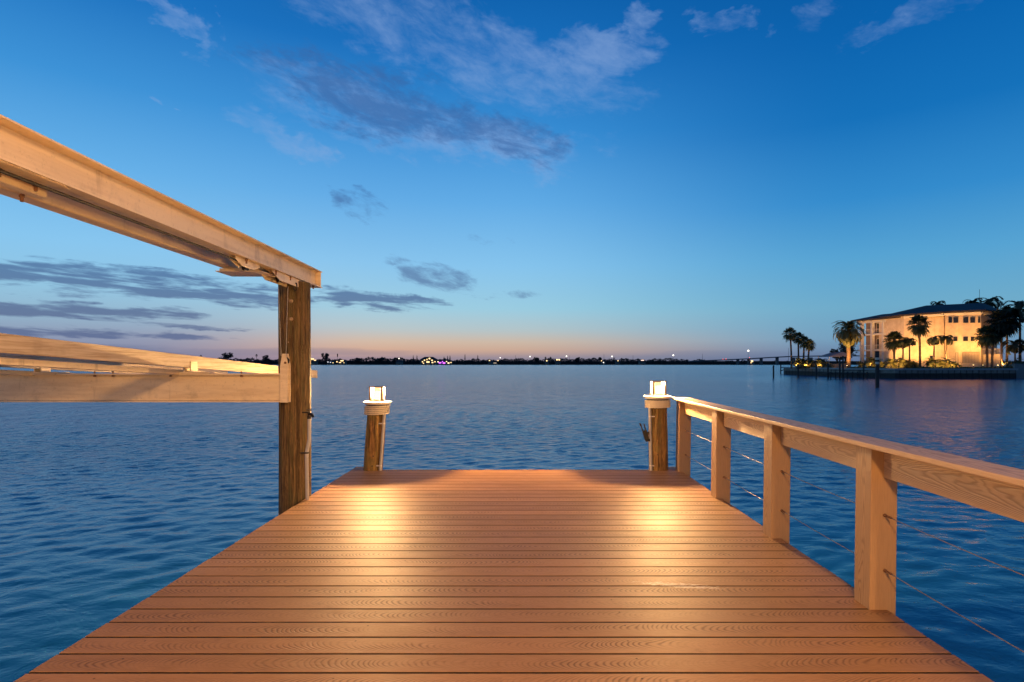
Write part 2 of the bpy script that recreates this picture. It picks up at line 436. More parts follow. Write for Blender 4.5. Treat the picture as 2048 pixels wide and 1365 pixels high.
def dirpx(px, py):
    u = (px - VX) / FPX; a = math.atan(u); return a, math.atan((VY - py) / FPX * math.cos(a))
def blob(px, py, rx, ry, rot=0.0):
    """soft elliptical patch of sky round the direction of a cloud"""
    a0, e0 = dirpx(px, py); a1, _ = dirpx(px + rx, py); _, e1 = dirpx(px, py - ry)
    ra, re = abs(a1 - a0), abs(e1 - e0)
    A, E = azw - a0, elw - e0
    c, s_ = math.cos(R(rot)), math.sin(R(rot))
    p = (A * c + E * s_) / ra; q = (E * c - A * s_) / re
    return (p * p + q * q).smooth(1.35, .05)
wv = comb(t, az * 7.0, el * 13.0, 21.0); wv2 = comb(t, az * 7.0, el * 13.0, 47.0)
azw = az + (noise(t, wv, 1.0, 5, .6, .3) - .5) * .22; elw = el + (noise(t, wv2, 1.0, 5, .6, .3) - .5) * (el * .30 + .012)
def total(l):
    s_ = None
    for a in l:
        v = blob(*a[:5]) * a[5]; s_ = v if s_ is None else s_.f('MAXIMUM', v)
    return s_
def fib(ax, ex, tilt, seed, detail=7, rough=.6, dist=.5):
    c, s_ = math.cos(R(tilt)), math.sin(R(tilt))
    return noise(t, comb(t, (az * c + el * s_) * ax, (el * c - az * s_) * ex, seed), 1.0, detail, rough, dist)
na = fib(9, 24, -14, 2.0) * .72 + fib(36, 80, -16, 4.0, 5, .65, .6) * .28; nb = fib(4.5, 52, -2, 5.0, 6, .6, .5) * .66 + fib(22, 130, -3, 8.0, 5, .6, .4) * .34; nc = fib(4, 9, -10, 9.0, 5)
pale = total([(880, 262, 400, 90, -8, .92), (560, 262, 130, 40, -28, .95), (1010, 292, 230, 56, -4, 1.05), (830, 60, 360, 100, -10, .80), (980, 120, 420, 100, -12, .82), (1200, 110, 150, 64, 6, 1.0),
              (1305, 38, 70, 42, -25, .84), (1440, 22, 70, 32, -20, .86), (370, 35, 100, 42, -38, .92), (410, 100, 40, 18, -15, .75), (332, 208, 36, 12, -3, .8),
              (1512, 70, 26, 16, 10, .7), (1850, 28, 240, 44, 6, .74), (1630, 30, 60, 40, 30, .5), (760, 205, 300, 46, -10, .8)])
na2 = fib(11, 30, -12, 12.0, 6, .62, .7) * .68 + fib(42, 110, -14, 14.0, 5, .65, .6) * .32
dpale = (na * .8 + nc * .25 + (pale - 1.0) * .34).smooth(.31, .70) * pale.smooth(.0, .3)
dark = total([(790, 215, 330, 96, -9, 1.0), (1000, 262, 220, 70, -12, .92), (735, 422, 100, 34, -10, .74), (890, 558, 120, 36, -8, .80), (948, 487, 60, 14, 0, .62), (1030, 588, 110, 12, 0, .66), (790, 520, 44, 12, 0, .5), (700, 388, 54, 10, -6, .45)])
ddark = (na2 + (dark - 1.0) * .34).smooth(.30, .58) * dark.smooth(.0, .3)
bank = total([(60, 552, 330, 50, -3, 1.0), (330, 575, 220, 44, -4, .92), (480, 590, 200, 34, -3, .9), (770, 602, 205, 26, -2, 1.08), (180, 625, 330, 24, 0, 1.05), (120, 660, 260, 16, 0, 1.0),
              (300, 650, 240, 9, 0, .85), (300, 672, 260, 8, 0, .8), (-500, 590, 500, 90, 0, 1.0)])
dbank = (nb + (bank - 1.0) * .28).smooth(.375, .53) * bank.smooth(.0, .3)
low = (total([(120, 705, 420, 26, 0, 1.0), (560, 703, 330, 12, 0, .85), (1500, 712, 420, 16, 0, .7), (-600, 690, 600, 60, 0, 1.0)]) * 1.25 - .5 + (fib(3, 40, 0, 3.3) - .5) * 1.2).smooth(0.0, .8)
col = mixc(t, low * .34, col, srgb(96, 112, 146))
col = mixc(t, dpale * .58, col, mixc(t, el.smooth(.22, .40), srgb(176, 184, 214), srgb(140, 172, 220)))
col = mixc(t, ddark * .72, col, mixc(t, el.smooth(.18, .34), srgb(84, 112, 158), srgb(58, 104, 166)))
col = mixc(t, dbank * .82, col, mixc(t, el.smooth(.05, .17), srgb(88, 104, 144), srgb(70, 108, 158)))
t.links.new(col.k, bg.inputs[0]); bg.inputs[1].default_value = 1.0

# added light standing for an assumed house floodlight behind the camera; unseen, no fixture
lamp('assumed_floodlight', (.2, -1.1, 2.9), 800, (1.0, .53, .195), .2)
# two more added lights behind the camera, for an assumed pair of unseen lanterns
lamp('assumed_near_light', (1.62, -1.5, 1.25), 600, (1.0, .56, .22), .10)
lamp('assumed_near_light', (-1.62, -1.5, 1.2), 260, (1.0, .54, .20), .10)

# ================================================================== water
import numpy as np
def water_mesh():
    nr, nc = 980, 640
    ys = -4 + 6 * (np.exp(np.linspace(0, math.log(420 / 6 + 1), nr)) - 1) * 1.0
    an = np.tan(np.linspace(R(-58), R(58), nc))
    Y = np.repeat(ys[:, None], nc, 1); X = (Y + 12) * an[None, :]
    sy = np.gradient(ys)[:, None] * np.ones((1, nc)); sx = np.gradient(X, axis=1)
    sp = np.maximum(sy, sx * .8)
    H = np.zeros_like(X); r_ = np.random.RandomState(5)
    for k in range(110):
        lam = .20 * (3.8 ** (k / 109.0)) * r_.uniform(.9, 1.1)
        th = R(-72) + r_.normal(0, .62); kk = 2 * PI / lam
        amp = .0047 * lam ** .8 * r_.uniform(.5, 1.2)
        wgt = np.clip((lam / sp - 2.2) / 2.5, 0, 1)
        wob = .5 * np.sin(X * .21 * kk * .2 + r_.uniform(0, 6.28)) + .5 * np.sin(Y * .17 * kk * .2 + r_.uniform(0, 6.28))
        grp = .55 + .45 * np.sin(X * r_.uniform(-.6, .6) / lam ** .5 + Y * r_.uniform(-.6, .6) / lam ** .5 + r_.uniform(0, 6.28))
        H += amp * wgt * grp * np.sin(kk * (X * math.cos(th) + Y * math.sin(th)) + wob + r_.uniform(0, 6.28))
    edge = np.minimum(np.arange(nc), np.arange(nc)[::-1])[None, :] / 12.0; edge2 = np.minimum(np.arange(nr), np.arange(nr)[::-1])[:, None] / 12.0
    H *= .34 + .66 * np.clip((np.hypot(X, Y) - 4) / 18, 0, 1)
    H *= np.clip(edge, 0, 1) * np.clip(edge2, 0, 1)
    co = np.stack([X, Y, WATER + H], -1).reshape(-1, 3)
    i_ = (np.arange(nr - 1)[:, None] * nc + np.arange(nc - 1)[None, :]).reshape(-1)
    fa = np.stack([i_, i_ + 1, i_ + nc + 1, i_ + nc], 1).tolist()
    N = len(co); ext = [(-12000, -3000, WATER), (12000, -3000, WATER), (12000, 14000, WATER), (-12000, 14000, WATER)]
    c00, c01, c11, c10 = 0, nc - 1, nr * nc - 1, (nr - 1) * nc
    fa += [[N, N + 1] + list(range(nc - 1, -1, -1))]
    fa += [[N + 1, N + 2] + [r * nc + nc - 1 for r in range(nr - 1, -1, -1)]]
    fa += [[N + 2, N + 3] + [c10 + k for k in range(nc)]]
    fa += [[N + 3, N] + [r * nc for r in range(nr)]]
    me = bpy.data.meshes.new('water'); me.from_pydata(co.tolist() + ext, [], fa); me.materials.append(M('water'))
    me.polygons.foreach_set('use_smooth', [True] * len(me.polygons)); me.update()
    o = bpy.data.objects.new('water', me); COL.objects.link(o); return o
tag(water_mesh(), kind='structure')

# ================================================================== dock
XL, XR, YE, YC = -1.915, 1.78, 6.44, 6.62
dock = thing('dock', (0, 2, 0), 'wooden dock deck of tan composite boards laid crosswise over the water', 'dock')
mb = MB(); k0 = -34
GAP = .013
rng = random.Random(3)
for k in range(k0, 30):
    y0 = BOARD0 + k * BOARD + GAP / 2; y1 = y0 + BOARD - GAP
    if y0 > YE - .02: break
    y1 = min(y1, YE)
    l, r = XL + rng.uniform(-.003, .003), XR + rng.uniform(-.003, .003)
    dzz = rng.uniform(-.0002, .0004)
    xs = [l, r]
    mb.box(l, r, y0, y1, -.026 + dzz, dzz)
mb.box(XL, -1.795, YE + .004, YC, -.026, 0); mb.box(1.665, XR, YE + .004, YC, -.026, 0)
mb.build('decking', M('decking'), dock, bevel=.0007, seg=1)
mb = MB(); mb.box(XL + .004, XR - .004, -2.6, YE - .06, -.008, -.0011); mb.build('gap_shade_sheet', M('gap_shade'), dock)  # dark sheet inside the boards, added to stand in for shade in the gaps
gd = grain('composite_fascia', 1, 2, 0, TAN)
mb = MB(); mb.box(XL + .012, XL + .04, -2.6, YC - .01, -.235, -.028); mb.box(XR - .04, XR - .012, -2.6, YC - .01, -.235, -.028); mb.box(-1.79, 1.66, YE - .05, YE - .012, -.235, -.028)
mb.build('rim_board', gd, dock)
mb = MB()
for x in (-1.5, -.9, -.3, .3, .9, 1.5): mb.box(x, x + .045, -2.6, YE - .06, -.22, -.027)
mb.build('joist', M('darkwood'), dock)
for y in (.6, 3.6):
    for x in (-1.55, 1.45):
        MB().lathe([(.12, WATER - 1), (.115, -.23)], (x, y, 0), 20).build('support_pile', M('pile'), dock, smooth=True)

# ================================================================== lantern piles
def lantern_pile(bx, by, tx, zc, zr, lx, side, label, holes):
    """round timber pile with cap, rope wrap, conduit and a box lantern; leans from bx at the deck to tx at the cap"""
    ROOT = thing('lamp_post', (bx, by, 0), label, 'lamp post', 'lantern posts at the end of the dock')
    sl = (tx - bx) / zc
    c = lambda z: Vector((bx + sl * z, by, z))
    mb = MB(); n = 40; zs = [WATER - 1.2, -.6, -.1, 0, .1, .25, .4, .55, zc - .03]
    vs = []
    rg = random.Random(int(abs(bx) * 1000))
    ph = [rg.uniform(0, 6.28) for _ in range(6)]
    for z in zs:
        for j in range(n):
            a = 2 * PI * j / n
            r = .104 + .004 * math.sin(2 * a + ph[0]) + .003 * math.sin(5 * a + ph[1] + z * 2) + .002 * math.sin(9 * a + ph[2] + z) - .004 * (z > .5)
            vs.append(c(z) + Vector((r * math.cos(a), r * math.sin(a), 0)))
    fs = [(i * n + j, i * n + (j + 1) % n, (i + 1) * n + (j + 1) % n, (i + 1) * n + j) for i in range(len(zs) - 1) for j in range(n)]
    fs.append(tuple(range((len(zs) - 1) * n, len(zs) * n)))
    mb.add(vs, fs); mb.build('pile', M('pile_lit'), ROOT, smooth=True)
    cc = c(zc)
    cap = MB().lathe([(.120, -.030), (.142, -.028), (.148, -.007), (.158, -.006), (.158, .0), (.14, .003), (.03, .004)], cc, 40).build('pile_cap', M('capwhite'), ROOT, smooth=True)
    # rope: five turns, each laid from three twisted strands
    turns = 5; RR = .133
    for st in range(3):
        mb = MB(); pts = []
        N = turns * 90
        for i in range(N + 1):
            a = 2 * PI * i / 90 + 1.2; z = zr + .011 + (zc - .045 - zr - .011) * i / N
            tw = a * 8.0 + st * 2 * PI / 3
            r = RR + .0050 * math.cos(tw); p = c(z)
            pts.append((p.x + r * math.cos(a), p.y + r * math.sin(a), z + .0050 * math.sin(tw)))
        mb.tube(pts, .0046, 6)
        if st == 0: rp = mb
        else: rp.add(mb.v, mb.f)
    rp.build('rope_wrap', M('rope'), ROOT, smooth=True)
    MB().lathe([(.118, zr + .014), (.118, zc - .03)], Vector((c((zr + zc) / 2).x, by, 0)), 24).build('cap_collar', M('darkwood'), ROOT, smooth=True)
    # conduit down the inner side
    ca = R(-62 if side < 0 else -112)
    off = Vector((math.cos(ca), math.sin(ca), 0)) * .121 if side < 0 else Vector((math.cos(ca) * .121 - .03, math.sin(ca) * .110, 0))
    if side < 0: off = Vector((.100, -.065, 0))
    else: off = Vector((-.100, -.062, 0))
    cd_ = MB().tube([c(-.3) + off, c(0) + off, c(zr + .02) + off * 1.02], .016, 12).build('conduit', M('pvc'), ROOT, smooth=True)
    for z in (.055, zr - .085):
        mb = MB(); q = c(z) + off; mb.lathe([(.0185, -.006), (.0185, .006)], q, 14)
        dirn = Vector((-.05 if side < 0 else .05, .012, 0)); e = q + dirn
        mb.box(min(q.x, e.x), max(q.x, e.x), q.y - .021, q.y - .016, z - .006, z + .006)
        mb.build('strap', M('capwhite'), cd_)
    # lantern
    L = thing('lantern', (0, 0, 0), None, None); L.parent = ROOT
    L.location = (lx - bx, 0, zc + .006)
    lc = Vector((lx, by, zc + .006)); a = .071; H = .165
    mb = MB(); mb.box(lc.x - a - .004, lc.x + a + .004, lc.y - a - .004, lc.y + a + .004, lc.z, lc.z + .014)
    for sx in (-1, 1):
        for sy in (-1, 1):
            x, y = lc.x + sx * (a - .006), lc.y + sy * (a - .006)
            mb.box(x - .0095, x + .0095, y - .0095, y + .0095, lc.z + .014, lc.z + H - .012)
    mb.build('lantern_frame', M('bronze'), L, bevel=.0015, seg=1)
    mb = MB(); mb.box(lc.x - a - .006, lc.x + a + .006, lc.y - a - .006, lc.y + a + .006, lc.z + H - .012, lc.z + H)
    mb.build('lantern_roof', M('bronze'), L, bevel=.002, seg=1)
    g = emit('lantern_glass', (1.0, .56, .18), .62, .85)
    i = a - .005
    for (x0, x1, y0, y1) in ((-i + .009, i - .009, -i - .002, -i + .002), (-i + .009, i - .009, i - .002, i + .002), (-i - .002, -i + .002, -i + .009, i - .009), (i - .002, i + .002, -i + .009, i - .009)):
        MB().box(lc.x + x0, lc.x + x1, lc.y + y0, lc.y + y1, lc.z + .018, lc.z + H - .014).build('glass_pane', g, L)
    MB().lathe([(.020, .014), (.036, .022), (.044, .05), (.044, .088), (.030, .108), (.010, .114)], lc, 14).build('bulb', emit('bulb_glow', (1.0, .68, .32), 3.2), L, smooth=True)
    lamp('lantern_light', (lc.x, lc.y, lc.z + .124), 1040, (1.0, .57, .22), .04)
    # old bolt holes
    for px_, pz in holes:
        mb = MB()
        q = c(pz); xx = q.x + px_; yy = q.y - math.sqrt(max(1e-6, .102 ** 2 - px_ ** 2))
        mb.lathe([(.008, -.004), (.007, .004)], (xx, yy, pz), 10, Matrix.Rotation(R(90), 3, 'X'))
        mb.build('bolt_hole', M('dark'), ROOT)
    return ROOT
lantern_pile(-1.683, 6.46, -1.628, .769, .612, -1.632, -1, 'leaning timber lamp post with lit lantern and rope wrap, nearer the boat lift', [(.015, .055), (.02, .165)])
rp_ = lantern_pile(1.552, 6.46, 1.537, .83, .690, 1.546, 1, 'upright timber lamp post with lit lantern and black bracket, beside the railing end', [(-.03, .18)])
# the black rod holder screwed to the right post
q = at(1290, 866, 6.40)
rot = Matrix.Translation(q) @ Matrix.Rotation(R(-16), 4, 'Y')
mb = MB(); mb.box(-.024, .024, -.02, .02, -.085, .03, rot)
mb.box(-.026, -.014, -.008, .008, .03, .115, rot); mb.box(.010, .022, -.008, .008, .03, .10, rot)
mb.box(-.034, -.022, -.008, .008, .085, .12, rot)
mb.box(.02, .07, -.012, .012, -.03, .0, rot)
mb.box(-.02, .03, -.022, .012, -.10, -.075, rot)
mb.build('bracket', M('dark'), rp_, bevel=.003, seg=1)

# ================================================================== railing
def railx(Y): return 1.69 + .0115 * (Y - 2.78)
rail = thing('railing', (railx(4.5) + .06, 4.5, 0), 'tan composite deck railing with wide cap and thin steel cables along the dock edge', 'railing')
posts = [.48, 1.63, 2.78, 3.91, 5.06, 6.30]
pm = grain('composite_post', 2, 1, 0, TAN_P, period=.012, bendk=95.0, half=.065)
for y in posts:
    x = railx(y)
    mb = MB(); lean = .014
    vs = [(x + dx_ + (lean if z > 0 else 0), y + dy_, z) for z in (-.30, .788) for dx_, dy_ in ((0, 0), (.13, 0), (.13, .13), (0, .13))]
    mb.add(vs, [(3, 2, 1, 0), (4, 5, 6, 7), (0, 1, 5, 4), (1, 2, 6, 5), (2, 3, 7, 6), (3, 0, 4, 7)])
    mb.build('post', pm, rail, bevel=.003, seg=1)
bm_ = grain('composite_rail', 1, 2, 0, TAN, period=.0125, bendk=90.0, half=.07)
ys = [-.6] + posts
for i in range(len(ys) - 1):
    y0 = ys[i] + (.131 if i else 0); y1 = ys[i + 1] - .001
    mb = MB(); x0, x1 = railx(y0) + .072, railx(y1) + .072
    vs = [(x + dx_, y, z) for z in (.643, .787) for x, y, dx_ in ((x0, y0, 0), (x0, y0, .036), (x1, y1, .036), (x1, y1, 0))]
    mb.add(vs, [(3, 2, 1, 0), (4, 5, 6, 7), (0, 1, 5, 4), (1, 2, 6, 5), (2, 3, 7, 6), (3, 0, 4, 7)])
    mb.build('rail_board', bm_, rail, bevel=.003)
mb = MB(); x0, x1 = railx(-.6) - .022, railx(6.5) - .022
vs = [(x + dx_, y, z) for z in (.789, .814) for x, y, dx_ in ((x0, -.6, 0), (x0, -.6, .165), (x1, 6.49, .165), (x1, 6.49, 0))]
mb.add(vs, [(3, 2, 1, 0), (4, 5, 6, 7), (0, 1, 5, 4), (1, 2, 6, 5), (2, 3, 7, 6), (3, 0, 4, 7)])
mb.build('cap_rail', grain('composite_cap', 1, 0, 2, TAN, period=.018, bendk=90., half=.07), rail, bevel=.004)
for z in (.46, .192):
    mb = MB()
    for i in range(len(ys) - 1):
        y0 = ys[i] + (.13 if i else 0); y1 = ys[i + 1]
        pts = []
        for s_ in range(9):
            y = y0 + (y1 - y0) * s_ / 8
            pts.append((railx(y) + .078, y, z - .004 * math.sin(PI * s_ / 8)))
        mb.tube(pts, .0022, 6)
    mb.build('cable', M('steel'), rail, smooth=True)
for y in posts:
    for z in (.46, .192):
        MB().lathe([(.0085, 0), (.0085, .006), (.005, .007), (.005, .05), (.0035, .055)], (railx(y) + .078, y, z), 10, Matrix.Rotation(R(90), 3, 'X')).build('cable_fitting', M('rust'), rail, smooth=True)

# ================================================================== boat lift
# the tall timber pile
PX, PY, PR = -2.045, 5.15, .134
mb = MB(); n = 48; zs = [WATER - 1.5] + [-.8 + i * .18 for i in range(16)]; zs = [z for z in zs if z < 1.9] + [1.925]
vs = []
for z in zs:
    for j in range(n):
        a = 2 * PI * j / n
        r = PR + .003 * math.sin(2 * a + .5) + .003 * math.sin(3 * a + z * 1.5) + .0018 * math.sin(8 * a + z) + (.006 if z < .2 else 0) * 0
        vs.append((PX + r * math.cos(a), PY + r * math.sin(a), z))
fs = [(i * n + j, i * n + (j + 1) % n, (i + 1) * n + (j + 1) % n, (i + 1) * n + j) for i in range(len(zs) - 1) for j in range(n)] + [tuple(range((len(zs) - 1) * n, len(zs) * n))]
tp = mb.add(vs, fs).build('timber_pile', M('pile'), smooth=True)
tag(tp, 'tall thick round timber pile holding up the boat lift beam beside the dock', 'pile')
for px_, py_ in ((583, 603), (583, 639)):
    q = at(px_, py_, 5.03); MB().lathe([(.018, -.004), (.016, .012), (.008, .014), (.008, .03)], (q.x, 5.022, q.z), 12, Matrix.Rotation(R(90), 3, 'X')).build('bolt', M('bronze'), tp, smooth=True)
q = at(578, 685, 5.03); MB().lathe([(.006, -.004), (.005, .012)], (q.x, 5.022, q.z), 10, Matrix.Rotation(R(90), 3, 'X')).build('nail', M('bronze'), tp, smooth=True)

# upper I-beam (runs beside the dock, turned very slightly outward)
DV = Vector((-.0219, 1, 0)).normalized(); SX = Vector((DV.y, -DV.x, 0))
def bp(Y): return Vector((-1.96 + (5.6 - Y) * .0219, Y, 0))      # right flange edge
lb = thing('lift_beam', bp(5.15), 'long pale aluminium I-beam of the boat lift resting on the tall timber pile', 'beam')
prof = [(0, 1.94), (0, 1.948), (-.058, 1.952), (-.058, 2.088), (0, 2.092), (0, 2.10), (-.13, 2.10), (-.13, 2.092), (-.070, 2.088), (-.070, 1.952), (-.13, 1.948), (-.13, 1.94)]
MB().extrude(prof, bp(-1.2), bp(5.62), SX).build('i_beam', M('alu'), lb)
# stiffener plate at the open end
mb = MB(); mb.extrude([(-.057, 1.9525), (-.004, 1.949), (-.004, 2.0912), (-.057, 2.0875)], bp(5.585), bp(5.592), SX); mb.build('stiffener', M('alu'), lb)
MB().extrude([(-.37, 1.934), (-.292, 1.934), (-.285, 1.939), (-.285, 2.088), (-.292, 2.094), (-.37, 2.094), (-.37, 2.086), (-.300, 2.083), (-.300, 1.946), (-.37, 1.942)], bp(-1.2), bp(4.62), SX).build('channel_beam', M('alu'), lb)
mb = MB(); mb.extrude([(-.40, 1.905), (-.10, 1.905), (-.06, 1.9385), (-.40, 1.9335)], bp(4.42), bp(4.44), SX); mb.extrude([(-.40, 1.9), (-.05, 1.9), (-.05, 1.906), (-.40, 1.906)], bp(4.36), bp(4.62), SX)
mb.build('cross_bracket', M('alu'), lb)
MB().tube([bp(-1.2) + SX * -.06 + Vector((0, 0, 1.918)), bp(4.5) + SX * -.06 + Vector((0, 0, 1.918))], .008, 8).build('drive_shaft', M('dark'), lb, smooth=True)
# pulley housings below the flange
def plate(name, off, y0, y1, zb, ch, th=.008):
    mb = MB()
    p = [(y0, 1.939), (y0, 1.939 - .02), (y0 + ch, zb), (y1 - ch, zb), (y1, 1.939 - .02), (y1, 1.939)]
    vs = [bp(y) + SX * (off + k * th) + Vector((0, 0, z)) for k in (0, 1) for y, z in p]; m_ = len(p)
    mb.add(vs, [tuple(range(m_)), tuple(range(m_, 2 * m_))[::-1]] + [(i, (i + 1) % m_, m_ + (i + 1) % m_, m_ + i) for i in range(m_)])
    return mb.build(name, M('alu'), lb, bevel=.0015, seg=1)
plate('pulley_plate', -.03, 4.50, 5.30, 1.872, .14); plate('pulley_plate', -.12, 4.46, 5.22, 1.868, .12)
plate('pulley_plate', -.045, 3.92, 4.30, 1.885, .10); plate('pulley_plate', -.085, 3.92, 4.30, 1.885, .10)
for y in (4.12, 4.72):
    q = bp(y) + SX * -.064 + Vector((0, 0, 1.902)); rm = Matrix.Rotation(R(90), 3, 'Y')
    MB().lathe([(.034, -.014), (.028, -.006), (.028, .006), (.034, .014)], q, 24, rm).build('sheave', M('dark'), lb, smooth=True)
mb = MB()
for y, o_ in ((4.04, -.02), (4.55, -.02), (4.85, -.02), (5.22, -.02), (2.16, -.09), (2.34, -.10), (5.42, -.02), (2.50, -.29)):
    q = bp(y) + SX * o_ + Vector((0, 0, 0)); MB().lathe([(.011, 1.938), (.011, 1.925), (.007, 1.924), (.007, 1.905)], q, 6).build('bolt', M('rust'), lb)
mb = MB(); mb.extrude([(-.125, 1.9), (-.12, 1.9), (-.12, 1.936), (-.02, 1.936), (-.02, 1.9395), (-.125, 1.9395)], bp(2.05), bp(2.42), SX); mb.build('mounting_bracket', M('alu'), lb, bevel=.001, seg=1)
wb = MB(); rgw = random.Random(4)
for k in range(26): wb.ball(bp(2.08 + k * .012) + SX * (-.017 + rgw.uniform(-.003, .003)) + Vector((0, 0, 1.9385)), .009, 7, 5, (1, .9, .55))
wb.build('weld_bead', M('alu'), lb, smooth=True)
q = bp(4.98) + SX * -.02
MB().tube([q + Vector((0, -.0, 1.90)), q + Vector((.012, -.012, 1.885)), q + Vector((.014, -.012, 1.845)), q + Vector((0, -.012, 1.832)), q + Vector((-.014, -.012, 1.845)), q + Vector((-.012, -.012, 1.885)), q + Vector((0, 0, 1.90))], .0055, 8).build('shackle', M('dark'), lb, smooth=True)

# cradle that carries the boat
CY = 4.95
cr = thing('boat_lift_cradle', (-2.1, CY, .86), 'empty boat lift cradle with pale horizontal I-beam and sloping bunk rails hung from cables', 'boat lift')
x1 = xat(560, CY); x0 = -6.2
zt, zb = zat(747.5, CY), zat(805, CY)
prof = [(-.0, zb), (.13, zb), (.13, zb + .012), (.072, zb + .015), (.072, zt - .015), (.13, zt - .012), (.13, zt), (0, zt), (0, zt - .012), (.058, zt - .015), (.058, zb + .015), (0, zb + .012)]
MB().extrude([(a, b) for a, b in prof], (x0, CY, 0), (x1, CY, 0), Vector((0, 1, 0))).build('cradle_beam', M('alu'), cr)
ep = MB(); xa, xb = xat(561, CY), xat(577, CY); zt2 = zat(708, CY)
pts = [(xa, zb - .002), (xb, zb - .002), (xb, zt + .06), (xb - .018, zt2), (xa + .018, zt2), (xa, zt + .06)]
for y_, th in ((CY - .012, .010), (CY + .04, .010)):
    vs = [(x, y_ + k * th, z) for k in (0, 1) for x, z in pts]
    ep.add(vs, [tuple(range(6)), tuple(range(6, 12))[::-1]] + [(i, (i + 1) % 6, 6 + (i + 1) % 6, 6 + i) for i in range(6)])
ep.box(xa + .004, xa + .012, CY - .002, CY + .04, zb, zt)
epo = ep.build('end_plate', M('alu'), cr, bevel=.0015, seg=1)
q = at(571, 726, CY - .012); MB().lathe([(.011, -.002), (.011, .010), (.006, .011), (.006, .016)], (q.x, CY - .012, q.z), 6, Matrix.Rotation(R(90), 3, 'X')).build('bolt', M('rust'), epo)
MB().lathe([(.032, -.012), (.026, -.005), (.026, .005), (.032, .012)], ((xa + xb) / 2, CY + .018, zt2 - .06), 20, Matrix.Rotation(R(90), 3, 'X')).build('sheave', M('dark'), epo, smooth=True)
for a, b in (((555, 574), (560, 712)), ((574, 572), (570, 712))):
    p0 = at(*a, 4.93); p1 = at(*b, 4.93)
    MB().tube([p0 + Vector((0, .02, .0)), p1 + Vector((0, .02, 0))], .0038, 8).build('cable', M('steel'), cr, smooth=True)
# bunks: straight rails that rise towards the viewer
def bunk(name, A, B, wd, ht, m, zoff=0.0, bev=.004):
    A, B = Vector(A), Vector(B); dr = (B - A).normalized(); sx = Vector((dr.y, -dr.x, 0)).normalized(); up = Vector((0, 0, 1))
    return MB().extrude([(-wd, zoff - ht), (0, zoff - ht), (0, zoff), (-wd, zoff)], A, B, sx, up).build(name, m, cr, bevel=bev)
nA = at(0, 666, 3.10); nB = at(635, 741.5, 8.30)
dn = (nA - nB)
nA2 = nA + dn * .25
bunk('bunk', nA2, nB, .045, .108, M('lumber'))
bunk('bunk_rail', nA2 + Vector((-.09, 0, 0)), nA + (nB - nA) * .60 + Vector((-.09, 0, 0)), .05, .042, M('alu'), -.125)
sh = Vector((-1.30, 0, -.01))
bunk('bunk', nA2 + sh, nB + sh, .045, .108, M('lumber'))
bunk('bunk_rail', nA2 + sh + Vector((-.09, 0, 0)), nA + (nB - nA) * .6 + sh + Vector((-.09, 0, 0)), .05, .042, M('alu'), -.125)
# brackets between cradle and bunk
tt = (CY + .06 - nA.y) / (nB.y - nA.y); bq = nA + (nB - nA) * tt
for dxx in (0, -1.30):
    mb = MB(); x = bq.x + dxx
    zs_ = bq.z - .10
    mb.box(x - .20, x + .17, CY + .002, CY + .125, zt + .001, zt + .012)
    mb.box(x + .001, x + .010, CY + .01, CY + .11, zt + .012, zs_ + .05)
    mb.box(x - .058, x - .047, CY + .01, CY + .11, zt + .012, zs_ + .05)
    mb.build('bunk_bracket', M('alu'), cr, bevel=.0015, seg=1)
mb = MB()
for px_ in (185, 222, 338, 480):
    x = xat(px_, CY); MB().lathe([(.012, zt - .028), (.012, zt - .016), (.007, zt - .016), (.007, zt + .02)], (x, CY + .025, 0), 6).build('bolt', M('rust'), cr)

# standpipe with spigot on the pile
sp = thing('standpipe', (-1.885, 5.07, 0), 'white plastic water pipe with dark spigot strapped to the tall timber pile', 'pipe')
pb = at(615, 996, 5.03); p1 = at(613.5, 905, 5.03); p2 = at(618.5, 880, 5.04); p3 = at(618.5, 838, 5.04)
pp = [Vector((pb.x, 5.03, -.001)), Vector((p1.x - .001, 5.03, p1.z - .05)), p1, p1 + (p2 - p1) * .3, p1 + (p2 - p1) * .75, p2 + Vector((0, 0, .01)), p3]
MB().tube(pp, .0155, 14).build('pipe', M('pvc'), sp, smooth=True)
mb = MB(); mb.lathe([(.018, 0), (.018, .03), (.011, .032), (.011, .06)], p3, 12); q = p3 + Vector((0, 0, .042))
mb.tube([q, q + Vector((.03, -.02, 0)), q + Vector((.045, -.03, -.025))], .011, 10)
mb.tube([q, q + Vector((-.02, -.02, .02))], .006, 8)
mb.lathe([(.004, .058), (.004, .075), (.022, .076), (.022, .083)], p3, 10)
mb.build('spigot', M('dark'), sp, smooth=True)
mb = MB()
for py_, px_ in ((825, 617), (906, 613.5)):
    mb = MB(); q = at(px_, py_, 5.03); mb.lathe([(.0185, -.007), (.0185, .007)], q, 14); mb.box(q.x - .05, q.x, q.y - .017, q.y - .010, q.z - .006, q.z + .006); mb.build('strap', M('dark'), sp)
# ================================================================== island on the right
GZ = .05          # seawall top
isl = [(66, 142), (64.4, 113), (67.4, 103), (88.6, 103), (89.2, 107), (150, 107), (170, 230), (82, 170)]
mb = MB(); mb.prism([(x * 1.0, y) for x, y in isl], WATER - .5, GZ - .02)
tag(mb.build('island_ground', M('lawn')), kind='structure')
